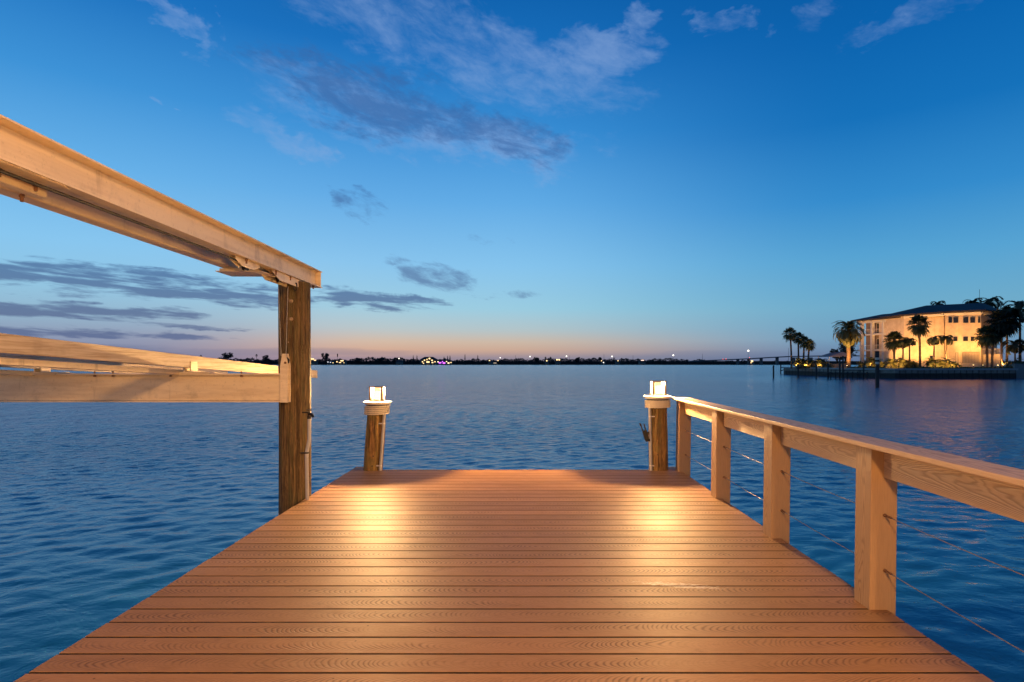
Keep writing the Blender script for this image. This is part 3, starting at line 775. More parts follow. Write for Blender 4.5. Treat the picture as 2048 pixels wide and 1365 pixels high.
# seawall along the two water sides
sw = thing('seawall', (64.4, 113, WATER), 'grey ribbed concrete seawall with a dark tide stain below the mansion garden', 'seawall')
mb = MB(); capb = MB()
line = [Vector((68, 146, 0)), Vector((66, 142, 0)), Vector((64.4, 113, 0)), Vector((67.4, 103, 0)), Vector((88.6, 103, 0))]
def offs(p, q, o): dd = (q - p).normalized(); return Vector((dd.y, -dd.x, 0)) * -o
outer = [Vector((67.2, 146.4, 0)), Vector((65.65, 142.1, 0)), Vector((64.05, 112.95, 0)), Vector((67.15, 102.65, 0)), Vector((88.95, 102.65, 0))]
for i in range(4):
    p, q, P_, Q_ = line[i], line[i + 1], outer[i], outer[i + 1]
    mb.prism([(p.x, p.y), (q.x, q.y), (Q_.x, Q_.y), (P_.x, P_.y)], WATER - .8, GZ - .10)
    e = .22
    P2 = P_ + (P_ - p) * .6; Q2 = Q_ + (Q_ - q) * .6
    capb.prism([(p.x, p.y), (q.x, q.y), (Q2.x, Q2.y), (P2.x, P2.y)], GZ - .10, GZ + .22)
mb.build('wall', M('seawall'), sw); capb.build('coping', plain('coping_concrete', (.42, .37, .33), .85), sw)

# ------------------------------------------------------------------ mansion
HY = 1.0
pts = {'W0': (1713, 136), 'W1': (1808, 125), 'M0': (1808, 124), 'M1': (1889, 116.5), 'M2': (1962, 113), 'M3': (1994, 117.5)}
G = {k: Vector((xat(px, Y), Y, 0)) for k, (px, Y) in pts.items()}
base = Vector(((G['M2'].x + G['W0'].x) / 2 + 4, 124, GZ))
mn = thing('mansion', base, 'large three storey cream mansion with dark hipped roof lit by garden floodlights', 'house')
back = [Vector((99, 124, 0)), Vector((93, 138, 0)), Vector((80, 146, 0))]
EZ = 11.45
main_fp = [G['M0'], G['M1'], G['M2'], G['M3'], Vector((100, 123, 0)), Vector((94, 137, 0)), Vector((82, 131, 0))]
STEP = Vector((xat(1889.3, 117.6), 117.6, 0))
SEG = {0: (main_fp[0], STEP), 1: (main_fp[1], main_fp[2])}
MB().prism([(p.x, p.y) for p in [main_fp[0], STEP] + main_fp[1:]], GZ - .1, EZ).build('wall', M('stucco'), mn)
# left wing: set-back wall plus slabs and columns
wd = (G['W1'] - G['W0']).normalized(); wn = Vector((-wd.y, wd.x, 0))
if wn.y < 0: wn = -wn
wing_back = [G['W0'] + wn * 1.1 + wd * 1.6, G['W1'] + wn * 1.1, G['W1'] + wn * 10, G['W0'] + wn * 10 + wd * 1.6]
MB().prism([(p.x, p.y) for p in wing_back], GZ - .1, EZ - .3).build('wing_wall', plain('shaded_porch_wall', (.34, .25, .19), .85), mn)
def wpt(px):
    """point of the wing's front line seen at px"""
    u = (px - VX) / FPX; a, bb = G['W0'], G['W1']
    s_ = (u * a.y - a.x) / ((bb.x - a.x) - u * (bb.y - a.y)); return a + (bb - a) * s_
for zt_, th in ((8.05, .35), (4.4, .35)):
    mb = MB(); q = [G['W0'] + wd * .2, G['W1'], G['W1'] + wn * 2.7, G['W0'] + wn * 2.7 + wd * .2]
    mb.prism([(p.x, p.y) for p in q], zt_ - th, zt_); mb.build('balcony_floor', M('trim'), mn)
    mb = MB()
    for k in range(58):
        p = G['W0'] + wd * (.3 + k * .28)
        if (p - G['W0']).length > (G['W1'] - G['W0']).length: break
        mb.tube([(p.x, p.y + .1, zt_), (p.x, p.y + .1, zt_ + .95)], .025, 5)
    p, q_ = G['W0'] + wd * .2, G['W1']
    mb.extrude([(-.05, zt_ + .95), (.05, zt_ + .95), (.05, zt_ + 1.03), (-.05, zt_ + 1.03)], p + Vector((0, .1, 0)), q_ + Vector((0, .1, 0)), wn)
    mb.build('balcony_railing', M('trim'), mn)
for px in (1722, 1743, 1766, 1790):
    p = wpt(px) + wn * .3
    MB().box(p.x - .32, p.x + .32, p.y - .32, p.y + .32, GZ, EZ - .25).build('column', M('trim'), mn)
mb = MB(); p, q_ = G['W0'], G['W1']
mb.extrude([(0, EZ - .9), (.3, EZ - .9), (.3, EZ - .25), (0, EZ - .25)], p, q_, wn); mb.build('porch_beam', M('trim'), mn)
# roofs
def hip(name, eave, ridge, faces, z0, zr_, th=.28):
    n = len(eave); vs = [(p.x, p.y, z0 - th) for p in eave] + [(p.x, p.y, z0) for p in eave] + [(p.x, p.y, zr_) for p in ridge]
    fs = [tuple(range(n))] + [(i, (i + 1) % n, n + (i + 1) % n, n + i) for i in range(n)] + faces
    return MB().add(vs, fs).build(name, M('rooftile'), mn)
def grow(poly, o):
    c = sum(poly, Vector()) / len(poly); return [p + (p - c).normalized() * o for p in poly]
ev = grow(main_fp, 1.2)
r0 = Vector((xat(1852, 126), 126, 0)); r1 = Vector((xat(1966, 120.5), 120.5, 0))
n = 7
hip('roof', ev, [r0, r1], [(7, 8, 14), (8, 9, 15, 14), (9, 10, 15), (10, 11, 15), (11, 12, 15), (12, 13, 14, 15), (13, 7, 14)], EZ + .28, 13.95)
we = [G['W0'] - wd * .9 - wn * .8, G['W1'] + wd * .6 - wn * .8, G['W1'] + wn * 10.5 + wd * .6, G['W0'] + wn * 10.5 - wd * .9]
wr0 = G['W0'] + wn * 4.5 + wd * 3.0; wr1 = G['W1'] + wn * 4.5 + wd * 1.0
hip('wing_roof', we, [wr0, wr1], [(4, 5, 9, 8), (5, 6, 9), (6, 7, 8, 9), (7, 4, 8)], EZ + .0, 12.75)
# eave trim
mb = MB()
for i in range(3):
    a, bb = main_fp[i], main_fp[i + 1]; dd = (bb - a).normalized(); nn = Vector((dd.y, -dd.x, 0))
    mb.extrude([(0.002, EZ - .55), (.16, EZ - .55), (.30, EZ - .08), (0.002, EZ - .08)], a, bb, nn)
mb.build('cornice', M('trim'), mn)
def onwall(i, px):
    a, bb = SEG[i]; u = (px - VX) / FPX
    s_ = (u * a.y - a.x) / ((bb.x - a.x) - u * (bb.y - a.y)); return a + (bb - a) * s_
def opening(i, px0, px1, py0, py1, name='window', sill=True, kind='glass', rail_=True):
    a, bb = onwall(i, px0), onwall(i, px1); dd = (bb - a).normalized(); nn = Vector((dd.y, -dd.x, 0)); Y = (a.y + bb.y) / 2
    z1, z0 = zat(py0, Y), zat(py1, Y); fw = .06
    mb = MB()
    for (s0, s1, q0, q1) in ((-fw, 0, z0 - fw, z1 + fw), (1, 1 + fw, z0 - fw, z1 + fw)):
        A = a + (bb - a) * (0 if s0 < 0 else 1); A0 = A - dd * (fw if s0 < 0 else 0); A1 = A0 + dd * fw
        mb.extrude([(.002, q0), (.10, q0), (.10, q1), (.002, q1)], A0, A1, nn)
    mb.extrude([(.002, z1), (.10, z1), (.10, z1 + fw), (.002, z1 + fw)], a, bb, nn)
    if sill: mb.extrude([(.002, z0 - fw), (.16, z0 - fw), (.16, z0), (.002, z0)], a, bb, nn)
    if kind == 'glass' and rail_ and False:
        m_ = (a + bb) / 2; mb.extrude([(.035, z0), (.07, z0), (.07, z1), (.035, z1)], m_ - dd * .03, m_ + dd * .03, nn)
    o = mb.build(name, M('cream') if kind == 'glass' else M('bronze'), mn)
    if kind == 'glass':
        MB().extrude([(.004, z0), (.03, z0), (.03, z1), (.004, z1)], a, bb, nn).build('pane', M('glass'), o)
    else:
        g_ = MB(); L_ = (bb - a).length; k = int(L_ / .22)
        for j in range(k + 1):
            c_ = a + dd * (L_ * j / k); g_.extrude([(.04, z0), (.08, z0), (.08, z1), (.04, z1)], c_ - dd * .025, c_ + dd * .025, nn)
        g_.build('grille', M('bronze'), o)
        MB().extrude([(.004, z0), (.03, z0), (.03, z1), (.004, z1)], a, bb, nn).build('gate_panel', M('cream'), o)
    return o
for a in ((1897, 1904), (1907, 1916.5), (1926.5, 1936.5), (1940.5, 1950)): opening(1, *a, 634.5, 646)
opening(1, 1956, 1960.5, 634, 646)
for a in ((1897, 1904), (1907, 1915), (1926.5, 1936), (1941.5, 1949)): opening(1, *a, 674, 682.5)
opening(0, 1869.5, 1876.5, 682, 690); opening(0, 1821, 1826, 683, 691); opening(0, 1827.5, 1832, 683, 691)
opening(0, 1860, 1866, 712, 727, 'door', False, 'glass', False)
opening(1, 1911, 1916, 706, 726, 'gate', False, 'gate'); opening(1, 1925, 1958, 705.5, 726.5, 'gate', False, 'gate')
# wing windows and doors on the set-back wall
for px0, px1, z0, z1 in ((1748, 1753, 8.15, 10.4), (1771, 1779, 8.15, 10.4), (1792, 1799, 8.6, 10.6), (1748, 1755, 4.5, 6.8), (1772, 1780, 4.5, 6.8), (1746, 1754, .2, 2.6), (1772, 1780, .2, 2.6)):
    a, bb = wpt(px0) + wn * 1.09, wpt(px1) + wn * 1.09
    o = MB().extrude([(0, z0 - .1), (.1, z0 - .1), (.1, z1 + .1), (0, z1 + .1)], a - wd * .1, bb + wd * .1, -wn).build('window', M('trim'), mn)
    MB().extrude([(.101, z0), (.115, z0), (.115, z1), (.101, z1)], a, bb, -wn).build('pane', M('glass'), o)
# downpipes, band course and the low terrace on the right
mb = MB()
p = main_fp[1]; mb.tube([(p.x - .1, p.y - .12, GZ), (p.x - .1, p.y - .12, EZ - .6)], .09, 8)
mb.build('downpipe', M('bronze'), mn)
tp_ = [Vector((xat(1966, 113.5), 113.5, 0)), Vector((xat(2000, 111.5), 111.5, 0)), Vector((97.5, 117, 0)), Vector((91, 118, 0))]
MB().prism([(p.x, p.y) for p in tp_], GZ, 3.0).build('terrace', M('stucco'), mn)
mb = MB()
for a, bb in ((tp_[0], tp_[1]), (tp_[1], tp_[2])):
    L_ = (bb - a).length; k = int(L_ / .25)
    for j in range(k + 1):
        c_ = a + (bb - a) * (j / k); mb.tube([(c_.x, c_.y + .1, 3.0), (c_.x, c_.y + .1, 3.95)], .03, 5)
    mb.tube([(a.x, a.y + .1, 4.0), (bb.x, bb.y + .1, 4.0)], .06, 6)
mb.build('terrace_railing', M('trim'), mn)
q = Vector((xat(1959, 122), 122, 0)); MB().tube([(q.x, q.y, 13.4), (q.x, q.y, 17.0)], .035, 6).build('antenna', M('dark'), mn)

# ------------------------------------------------------------------ garden lights
def garden_light(px, Y, power, aim, label, z=.45, spot=None, seen=True, col=(1.0, .47, .13)):
    power *= 1.9
    p = Vector((xat(px, Y), Y, GZ + z)); aim = Vector(aim)
    r = thing('garden_light', p, label, 'garden light', 'garden uplights round the mansion')
    dd = (aim - p).normalized(); m_ = dd.to_track_quat('Z', 'Y').to_matrix()
    MB().lathe([(.06, -.14), (.12, -.06), (.15, .10), (.145, .10), (.10, -.02)], p + Vector((0, 0, .18)), 12, m_).build('housing', M('dark'), r, smooth=True)
    MB().lathe([(.02, .19), (.10, .16), (.14, .10), (.14, .07)], p + Vector((0, 0, .18)), 12, m_).build('lens', emit('garden_light_lens', (1.0, .66, .26), 16.0), r)
    MB().tube([p + Vector((0, 0, -.5)), p + Vector((0, 0, .14))], .025, 6).build('stake', M('dark'), r)
    lamp('garden_light_beam', p + Vector((0, 0, .18)) + dd * .26, power, col, .08, 'SPOT' if spot else 'POINT', dd.to_track_quat('-Z', 'Y').to_euler() if spot else None, spot)
    return r
def wallaim(i, px, z): p = onwall(i, px); return (p.x, p.y, z)
garden_light(1815, 118.5, 1500, wallaim(0, 1824, 6), 'garden uplight shining on the wall left of the tall fan palm', spot=R(95))
garden_light(1832, 117.0, 1600, wallaim(0, 1842, 7), 'garden uplight at the foot of the tall fan palm', spot=R(100))
garden_light(1881, 110.5, 1700, wallaim(0, 1874, 7), 'garden uplight under the pair of small coconut palms, left one', spot=R(105))
garden_light(1889, 110.0, 1500, wallaim(1, 1902, 7), 'garden uplight under the pair of small coconut palms, right one', spot=R(100))
garden_light(1919, 111.0, 900, wallaim(1, 1921, 8), 'garden uplight washing the pillar between the two grille gates', spot=R(80))
garden_light(1947, 110.3, 1200, wallaim(1, 1944, 8), 'garden uplight in front of the wide grille gate', spot=R(80))
garden_light(1966, 109.8, 500, (xat(1978, 112), 112.5, 5), 'garden uplight beside the terrace wall', spot=R(100))
garden_light(1996, 108.5, 420, (xat(1990, 111), 111.0, 7), 'left garden light of the pair below the dark palms right of the terrace', spot=R(110))
garden_light(2007, 108.5, 520, (xat(2006, 112), 113, 7), 'right garden light of the pair below the dark palms right of the terrace', spot=R(110))
def bushlight(px, Y, power, px2, Y2, z2, label): garden_light(px, Y, power, (xat(px2, Y2), Y2, z2), label, z=.30, spot=R(120))
bushlight(1741, 119.5, 420, 1746, 123, 2.2, 'garden uplight leaning under the shrub palm before the porch columns')
bushlight(1752, 122.6, 3800, 1752, 130, 6.5, 'garden uplight shining on the white porch columns')
bushlight(1782, 112.0, 520, 1786, 115, 3.0, 'garden uplight in front of the dark shrub palm below the bushy fan palm')
bushlight(1797, 111.0, 900, 1795, 117, 6.0, 'garden uplight between the two dark shrub palms left of the tall fan palm')
bushlight(1694, 123.3, 3200, 1697, 127, 7.5, 'garden uplight at the foot of the large date palm')
bushlight(1638, 127.2, 520, 1642, 130, 2.6, 'garden uplight under the right shrub palm near the point')
bushlight(1612, 127.6, 560, 1616, 130.5, 2.8, 'garden uplight among the shrub palms near the point')
bushlight(1593, 128.6, 900, 1597, 133, 5.0, 'garden uplight at the tip of the garden point')
bushlight(1870, 106.8, 420, 1866, 109.5, 2.6, 'small garden uplight before the shrub palm of the dark door')
bushlight(1905, 106.6, 420, 1909, 109, 2.4, 'small garden uplight before the narrow grille gate')
bushlight(1760, 117.6, 460, 1764, 120.5, 2.4, 'small garden uplight before the middle porch columns')
bushlight(1884, 106.4, 520, 1888, 109, 2.8, 'small garden uplight before the brightest shrub palm')

# ------------------------------------------------------------------ palms
def leaflet(mb, p, d_, L, w_, up):
    s_ = d_.cross(up)
    if s_.length < 1e-4: s_ = d_.orthogonal()
    s_ = s_.normalized() * w_
    mid = p + d_ * L * .55 - Vector((0, 0, .03 * L)); tip = p + d_ * L - Vector((0, 0, .22 * L))
    k = len(mb.v); mb.v += [p - s_ * .5, p + s_ * .5, mid + s_, mid - s_, tip]; mb.f += [(k, k + 1, k + 2, k + 3), (k + 3, k + 2, k + 4)]
def frond(mb, rg, base_, azim, elev, L, droop, nl, ll, lw, lift=.25):
    """feather frond: curved rib with leaflets on both sides"""
    p = Vector(base_); e = elev; seg = 9; pts_ = [p.copy()]; dirs = []
    for k in range(seg):
        d_ = Vector((math.cos(azim) * math.cos(e), math.sin(azim) * math.cos(e), math.sin(e)))
        p = p + d_ * (L / seg); pts_.append(p.copy()); dirs.append(d_); e -= droop / seg * (1 + k * .12)
    mb.tube(pts_, [.05 * (1 - k / (seg + 1)) + .012 for k in range(seg + 1)], 3, cap=False)
    for i in range(nl):
        s_ = .12 + .88 * i / (nl - 1); k = min(seg - 1, int(s_ * seg)); fr = s_ * seg - k
        q = pts_[k] + (pts_[k + 1] - pts_[k]) * min(1, fr); d_ = dirs[k]; sd = Vector((-math.sin(azim), math.cos(azim), 0)); up = sd.cross(d_) * -1
        if up.z < 0: up = -up
        sz = ll * (math.sin(PI * (.15 + .80 * s_)) ** .6) * rg.uniform(.85, 1.1)
        for sg in (-1, 1):
            dd = (sd * sg + d_ * (.55 + .5 * s_) + up * (lift + rg.uniform(-.12, .12))).normalized()
            leaflet(mb, q, dd, sz, lw, up)
def fan(mb, rg, base_, azim, elev, pet, rad, nb, droop=.25):
    """fan leaf: stalk and a folded round blade of pointed segments"""
    d_ = Vector((math.cos(azim) * math.cos(elev), math.sin(azim) * math.cos(elev), math.sin(elev)))
    hub = Vector(base_) + d_ * pet - Vector((0, 0, droop * pet * .4)); mb.tube([Vector(base_), hub], [.035, .02], 3, cap=False)
    sd = Vector((-math.sin(azim), math.cos(azim), 0)); nd = (hub - Vector(base_)).normalized(); up = sd.cross(nd)
    for j in range(nb):
        a = -2.0 + 4.0 * j / (nb - 1)
        dd = (nd * math.cos(a) + sd * math.sin(a)).normalized(); r = rad * (1 - .28 * abs(a) / 2.0) * rg.uniform(.9, 1.08)
        mid = hub + dd * r * .62 + up * .05 * (1 if j % 2 else -1); tip = hub + dd * r - Vector((0, 0, r * rg.uniform(.15, .42)))
        sw_ = dd.cross(up).normalized() * r * .11
        k = len(mb.v); mb.v += [hub, mid - sw_, mid + sw_, tip]; mb.f += [(k, k + 1, k + 3, k + 2)]
def trunk_mb(h, r0, r1, lean=(0, 0), bulge=0.0, rings=26):
    mb = MB(); pts_, rs = [], []
    for i in range(rings + 1):
        s_ = i / rings; pts_.append((lean[0] * s_ * s_, lean[1] * s_ * s_, h * s_)); rs.append((r0 + (r1 - r0) * s_) * (1.06 if i % 2 else .95) * (1 + bulge * math.exp(-s_ * 9)))
    return mb.tube(pts_, rs, 10)
def date_palm(seed, h, R_, nf=70):
    rg = random.Random(seed); c_ = MB()
    for i in range(nf):
        s_ = (i + .5) / nf; elev = R(82) - s_ * R(122) + rg.uniform(-.1, .1)
        frond(c_, rg, (0, 0, h + (1 - s_) * .5), i * 2.39996 + rg.uniform(-.15, .15), elev, R_ * rg.uniform(.88, 1.08), 1.25 + .3 * rg.random(), 26, R_ * .16, .085, .35)
    tr = trunk_mb(h + .2, .42, .40); tr.lathe([(.40, h - 1.3), (.62, h - .6), (.58, h), (.25, h + .5)], n=12)
    return tr, c_
def fan_palm(seed, h, R_, nf=46, lean=(0, 0), r=.19, bulge=.25):
    rg = random.Random(seed); c_ = MB()
    for i in range(nf):
        s_ = (i + .5) / nf; elev = R(85) - s_ * R(150) + rg.uniform(-.15, .15)
        fan(c_, rg, (lean[0], lean[1], h + .2), i * 2.39996 + rg.uniform(-.3, .3), elev, R_ * .48 * rg.uniform(.85, 1.1), R_ * .56 * rg.uniform(.85, 1.1), 13)
    return trunk_mb(h + .15, r * 1.1, r * .95, lean, bulge), c_
def coco_palm(seed, h, R_, nf=16, lean=(0, 0), r=.13):
    rg = random.Random(seed); c_ = MB()
    for i in range(nf):
        s_ = (i + .5) / nf; elev = R(78) - s_ * R(88) + rg.uniform(-.12, .12)
        frond(c_, rg, (lean[0], lean[1], h), i * 2.39996 + rg.uniform(-.25, .25), elev, R_ * rg.uniform(.9, 1.15), 1.65 + .4 * rg.random(), 22, R_ * .26, .10, .05)
    return trunk_mb(h + .05, r * 1.25, r * .8, lean, .5), c_
def bush_palm(seed, h, R_, nf=34, stems=4):
    rg = random.Random(seed); c_ = MB(); tr = MB()
    for k in range(stems):
        a = 2 * PI * k / stems + .5; l_ = (math.cos(a) * R_ * .22, math.sin(a) * R_ * .22); hh = h * rg.uniform(.75, 1.1)
        tr.tube([(l_[0] * .3, l_[1] * .3, -.05), (l_[0] * .6, l_[1] * .6, hh * .5), (l_[0], l_[1], hh)], [.11, .09, .07], 7)
        for i in range(nf // stems):
            s_ = (i + .5) / (nf // stems); frond(c_, rg, (l_[0], l_[1], hh), i * 2.4 + k + rg.uniform(-.3, .3), R(80) - s_ * R(95), R_ * .78 * rg.uniform(.8, 1.1), 1.2, 16, R_ * .22, .08, .2)
    return tr, c_
PALMG = 'palms in the mansion garden'
def plant(name, mk, px, Y, label, leaf='palm', cat='palm', group=PALMG, rz=0.0, z=None):
    tr, c_ = mk
    p = Vector((xat(px, Y), Y, GZ - .05 if z is None else z))
    r = thing(name, p, label, cat, group); r.rotation_euler = (0, 0, 0)
    for part, m_, nm in ((tr, M('trunk'), 'trunk'), (c_, M(leaf), 'crown')):
        mm = Matrix.Rotation(rz, 3, 'Z'); part.v = [mm @ v + p for v in part.v]; part.build(nm, m_, r, smooth=nm == 'trunk')
    return r
def hh(py, Y): return zat(py, Y) - GZ
plant('date_palm', date_palm(1, hh(664, 127), 4.1), 1697, 127, 'large date palm with broad feathery crown left of the mansion')
plant('fan_palm', fan_palm(2, hh(650, 114.5), 2.5, lean=(-.2, 0)), 1840, 114.5, 'tall fan palm standing in front of the lit mansion wall')
for k, (px, py, Y, r_, lb_) in enumerate(((1581, 669, 136, 2.0, 'tallest fan palm of the clump on the garden point'), (1595, 677, 137, 1.7, 'second fan palm of the clump on the point, beside the tallest'),
        (1607, 685, 134, 1.8, 'third fan palm of the clump on the point, shorter'), (1616, 691, 132, 1.6, 'shortest fan palm at the right of the clump on the point'))):
    plant('fan_palm', fan_palm(10 + k, hh(py, Y), r_, 40, lean=((px - 1598) * .02, 0)), px + 2 * (k < 2), Y, lb_)
plant('coconut_palm', coco_palm(21, hh(678, 112), 1.75, 15), 1868, 112, 'small coconut palm with drooping fronds, left of the pair on the lit wall')
plant('coconut_palm', coco_palm(22, hh(677, 111.5), 1.75, 16), 1893, 111.5, 'small coconut palm with drooping fronds, right of the pair on the lit wall')
plant('coconut_palm', coco_palm(23, hh(683, 117), 1.7, 16), 1806, 117, 'thin coconut palm just right of the bushy palm by the porch')
plant('coconut_palm', coco_palm(24, hh(682, 116.5), 1.6, 14), 1819, 116.5, 'thin coconut palm next to the trunk of the tall fan palm')
plant('fan_palm', fan_palm(25, hh(682, 118.5), 2.3, 52), 1788, 118.5, 'bushy fan palm covering the right end of the porch')
for px, Y, hgt, r_, lb_ in ((1746, 123, 1.6, 2.2, 'clumped shrub palm lit from below before the porch columns'), (1786, 115, 1.2, 2.2, 'dark shrub palm below the bushy fan palm'), (1808, 113.5, 1.3, 2.3, 'dark shrub palm left of the tall fan palm trunk'),
        (1864, 109.5, 1.3, 2.0, 'shrub palm in front of the dark door'), (1889, 108.8, 1.3, 2.2, 'brightly lit shrub palm beside the narrow grille gate'),
        (1599, 131.5, 1.5, 2.2, 'lit shrub palm at the foot of the fan palm clump'), (1618, 130.5, 1.4, 2.2, 'lit shrub palm in the middle of the point garden'), (1642, 130, 1.4, 2.1, 'lit shrub palm at the right of the point garden'),
        (1764, 120.5, 1.0, 1.7, 'low shrub palm in front of the middle porch columns'), (1827, 112.5, 1.0, 1.5, 'small shrub palm just left of the tall fan palm foot'), (1909, 108.4, .9, 1.4, 'small shrub palm before the narrow grille gate'), (1724, 124.5, 1.0, 1.6, 'low shrub palm right of the date palm trunk')):
    plant('shrub_palm', bush_palm(int(px), hgt, r_), px, Y, lb_, 'bush')
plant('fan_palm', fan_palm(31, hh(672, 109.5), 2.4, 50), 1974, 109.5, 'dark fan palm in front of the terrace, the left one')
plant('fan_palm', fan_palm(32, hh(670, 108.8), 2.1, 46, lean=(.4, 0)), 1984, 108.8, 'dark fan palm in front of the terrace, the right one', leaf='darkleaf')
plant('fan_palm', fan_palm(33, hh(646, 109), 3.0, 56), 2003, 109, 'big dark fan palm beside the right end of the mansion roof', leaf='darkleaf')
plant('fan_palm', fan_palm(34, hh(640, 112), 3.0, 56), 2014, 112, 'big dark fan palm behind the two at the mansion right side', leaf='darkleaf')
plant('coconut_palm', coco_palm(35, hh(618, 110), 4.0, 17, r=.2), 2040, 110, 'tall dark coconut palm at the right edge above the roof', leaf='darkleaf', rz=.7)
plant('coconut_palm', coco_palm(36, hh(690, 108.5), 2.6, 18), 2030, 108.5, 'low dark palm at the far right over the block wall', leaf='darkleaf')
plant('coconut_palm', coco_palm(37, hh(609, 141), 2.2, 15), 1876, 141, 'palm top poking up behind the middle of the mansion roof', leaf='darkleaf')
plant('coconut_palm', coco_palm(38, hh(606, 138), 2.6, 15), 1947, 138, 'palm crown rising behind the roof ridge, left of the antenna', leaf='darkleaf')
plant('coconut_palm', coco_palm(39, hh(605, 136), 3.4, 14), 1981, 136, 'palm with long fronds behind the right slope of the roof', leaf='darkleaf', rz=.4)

# broadleaf trees and hedges
def leafball(rg, n, cx, cy, cz, rx, ry, rz, size, lumps=9, mb=None):
    mb = mb or MB(); cs = []
    for _ in range(lumps):
        a, b_ = rg.uniform(0, 6.28), rg.uniform(-.8, 1); rr = rg.uniform(.35, .8)
        cs.append((cx + rx * rr * math.cos(a), cy + ry * rr * math.sin(a), cz + rz * rr * b_, rg.uniform(.3, .55)))
    for _ in range(n):
        x, y, z, s_ = rg.choice(cs); v = Vector((rg.gauss(0, 1), rg.gauss(0, 1), rg.gauss(0, 1))).normalized() * (rg.random() ** .4)
        p = Vector((x + v.x * rx * s_, y + v.y * ry * s_, z + v.z * rz * s_)); a = Vector((rg.gauss(0, 1), rg.gauss(0, 1), rg.gauss(0, 1))).normalized(); b_ = a.orthogonal().normalized(); q = size * rg.uniform(.6, 1.3)
        k = len(mb.v); mb.v += [p - a * q, p + b_ * q * .5, p + a * q, p - b_ * q * .5]; mb.f.append((k, k + 1, k + 2, k + 3))
    return mb
def tree(px, Y, ztop, w_, label, name='tree', leaf='darkleaf', n=900, size=.28, zb=GZ, cat='tree', group=None, trunkr=.25):
    rg = random.Random(int(px * 7)); x = xat(px, Y); H = ztop - zb; r = thing(name, (x, Y, zb), label, cat, group)
    tr = MB(); tr.tube([(x, Y, zb - .1), (x + .1, Y, zb + H * .3), (x, Y, zb + H * .6)], [trunkr, trunkr * .8, trunkr * .5], 8)
    for k in range(5):
        a = k * 1.3; tr.tube([(x, Y, zb + H * .35), (x + math.cos(a) * w_ * .22, Y + math.sin(a) * w_ * .22, zb + H * .6), (x + math.cos(a) * w_ * .34, Y + math.sin(a) * w_ * .34, zb + H * .75)], [trunkr * .5, trunkr * .3, trunkr * .12], 6)
    tr.build('trunk', M('bark'), r, smooth=True)
    leafball(rg, n, x, Y, zb + H * .62, w_ * .5, w_ * .5, H * .40, size).build('crown', M(leaf), r)
    return r
tree(1690, 139, zat(680, 139), 4.2, 'dark round leafy tree behind the large date palm')
tree(1674, 142, zat(697, 142), 3.6, 'low dark tree over the pale pool canopy')
def hedge(px0, px1, Y0, Y1, zt_, label, n=900, leaf='bush'):
    rg = random.Random(int(px0)); a, bb = Vector((xat(px0, Y0), Y0, 0)), Vector((xat(px1, Y1), Y1, 0)); mb = MB()
    for _ in range(n):
        s_ = rg.random(); p = a + (bb - a) * s_ + Vector((rg.gauss(0, .35), rg.gauss(0, .35), GZ + (zt_ - GZ) * rg.random() ** .8 * (.65 + .35 * math.sin(s_ * 31) * math.sin(s_ * 13)))); d1 = Vector((rg.gauss(0, 1), rg.gauss(0, 1), rg.gauss(0, 1))).normalized(); d2 = d1.orthogonal().normalized(); q = rg.uniform(.1, .24)
        k = len(mb.v); mb.v += [p - d1 * q, p + d2 * q * .6, p + d1 * q, p - d2 * q * .6]; mb.f.append((k, k + 1, k + 2, k + 3))
    o = mb.build('hedge', M(leaf)); return tag(o, label, 'hedge')
hedge(1840, 1960, 108.0, 106.5, .6, 'low dark hedge along the foot of the lit mansion wall', 1500)
hedge(1960, 2020, 107.0, 106.5, .55, 'low dark hedge between the garden lights and the block wall', 800)
hedge(1588, 1665, 129, 127.5, 1.5, 'dark hedge behind the shrub palms on the garden point', 900)
hedge(1700, 1840, 118, 111.5, .55, 'low dark hedge in front of the mansion porch', 1300)
hedge(2012, 2080, 108.5, 108.5, 2.3, 'tall dark hedge at the far right above the block wall', 1200)
# pale pool canopy
pc = thing('pool_canopy', (xat(1672, 130), 130, GZ), 'low pale grey canopy roof between the shrub palms and the date palm', 'canopy')
x0, x1 = xat(1648, 131), xat(1694, 131); xm = (x0 + x1) / 2; ze, zr_ = zat(714, 131), zat(704, 131)
MB().add([(x0, 129, ze), (x1, 129, ze), (x1, 134, ze), (x0, 134, ze), (x0 + 1.6, 131.5, zr_ - .25), (x1 - .6, 131.5, zr_)], [(0, 1, 5, 4), (1, 2, 5), (2, 3, 4, 5), (3, 0, 4), (0, 3, 2, 1)]).build('roof', M('shade'), pc)
for x, y in ((x0 + .2, 129.2), (x1 - .2, 129.2), (x0 + .2, 133.8), (x1 - .2, 133.8)): MB().tube([(x, y, GZ - .05), (x, y, ze)], .07, 8).build('post', M('trim'), pc)
MB().box(x0 + 1.2, x1 - .5, 130.4, 132.4, GZ, 1.1).build('wall', M('cream'), pc)
# block wall at the right frame edge
bw = MB(); bw.box(xat(2030, 105), xat(2110, 105), 105, 105.4, WATER, .95); bw.box(xat(2029, 105) , xat(2110, 105), 104.92, 105.48, .953, 1.12)
tag(bw.build('block_wall', plain('block_wall', (.26, .24, .22), .85)), 'pale grey block wall at the far right edge beside the seawall', 'wall')

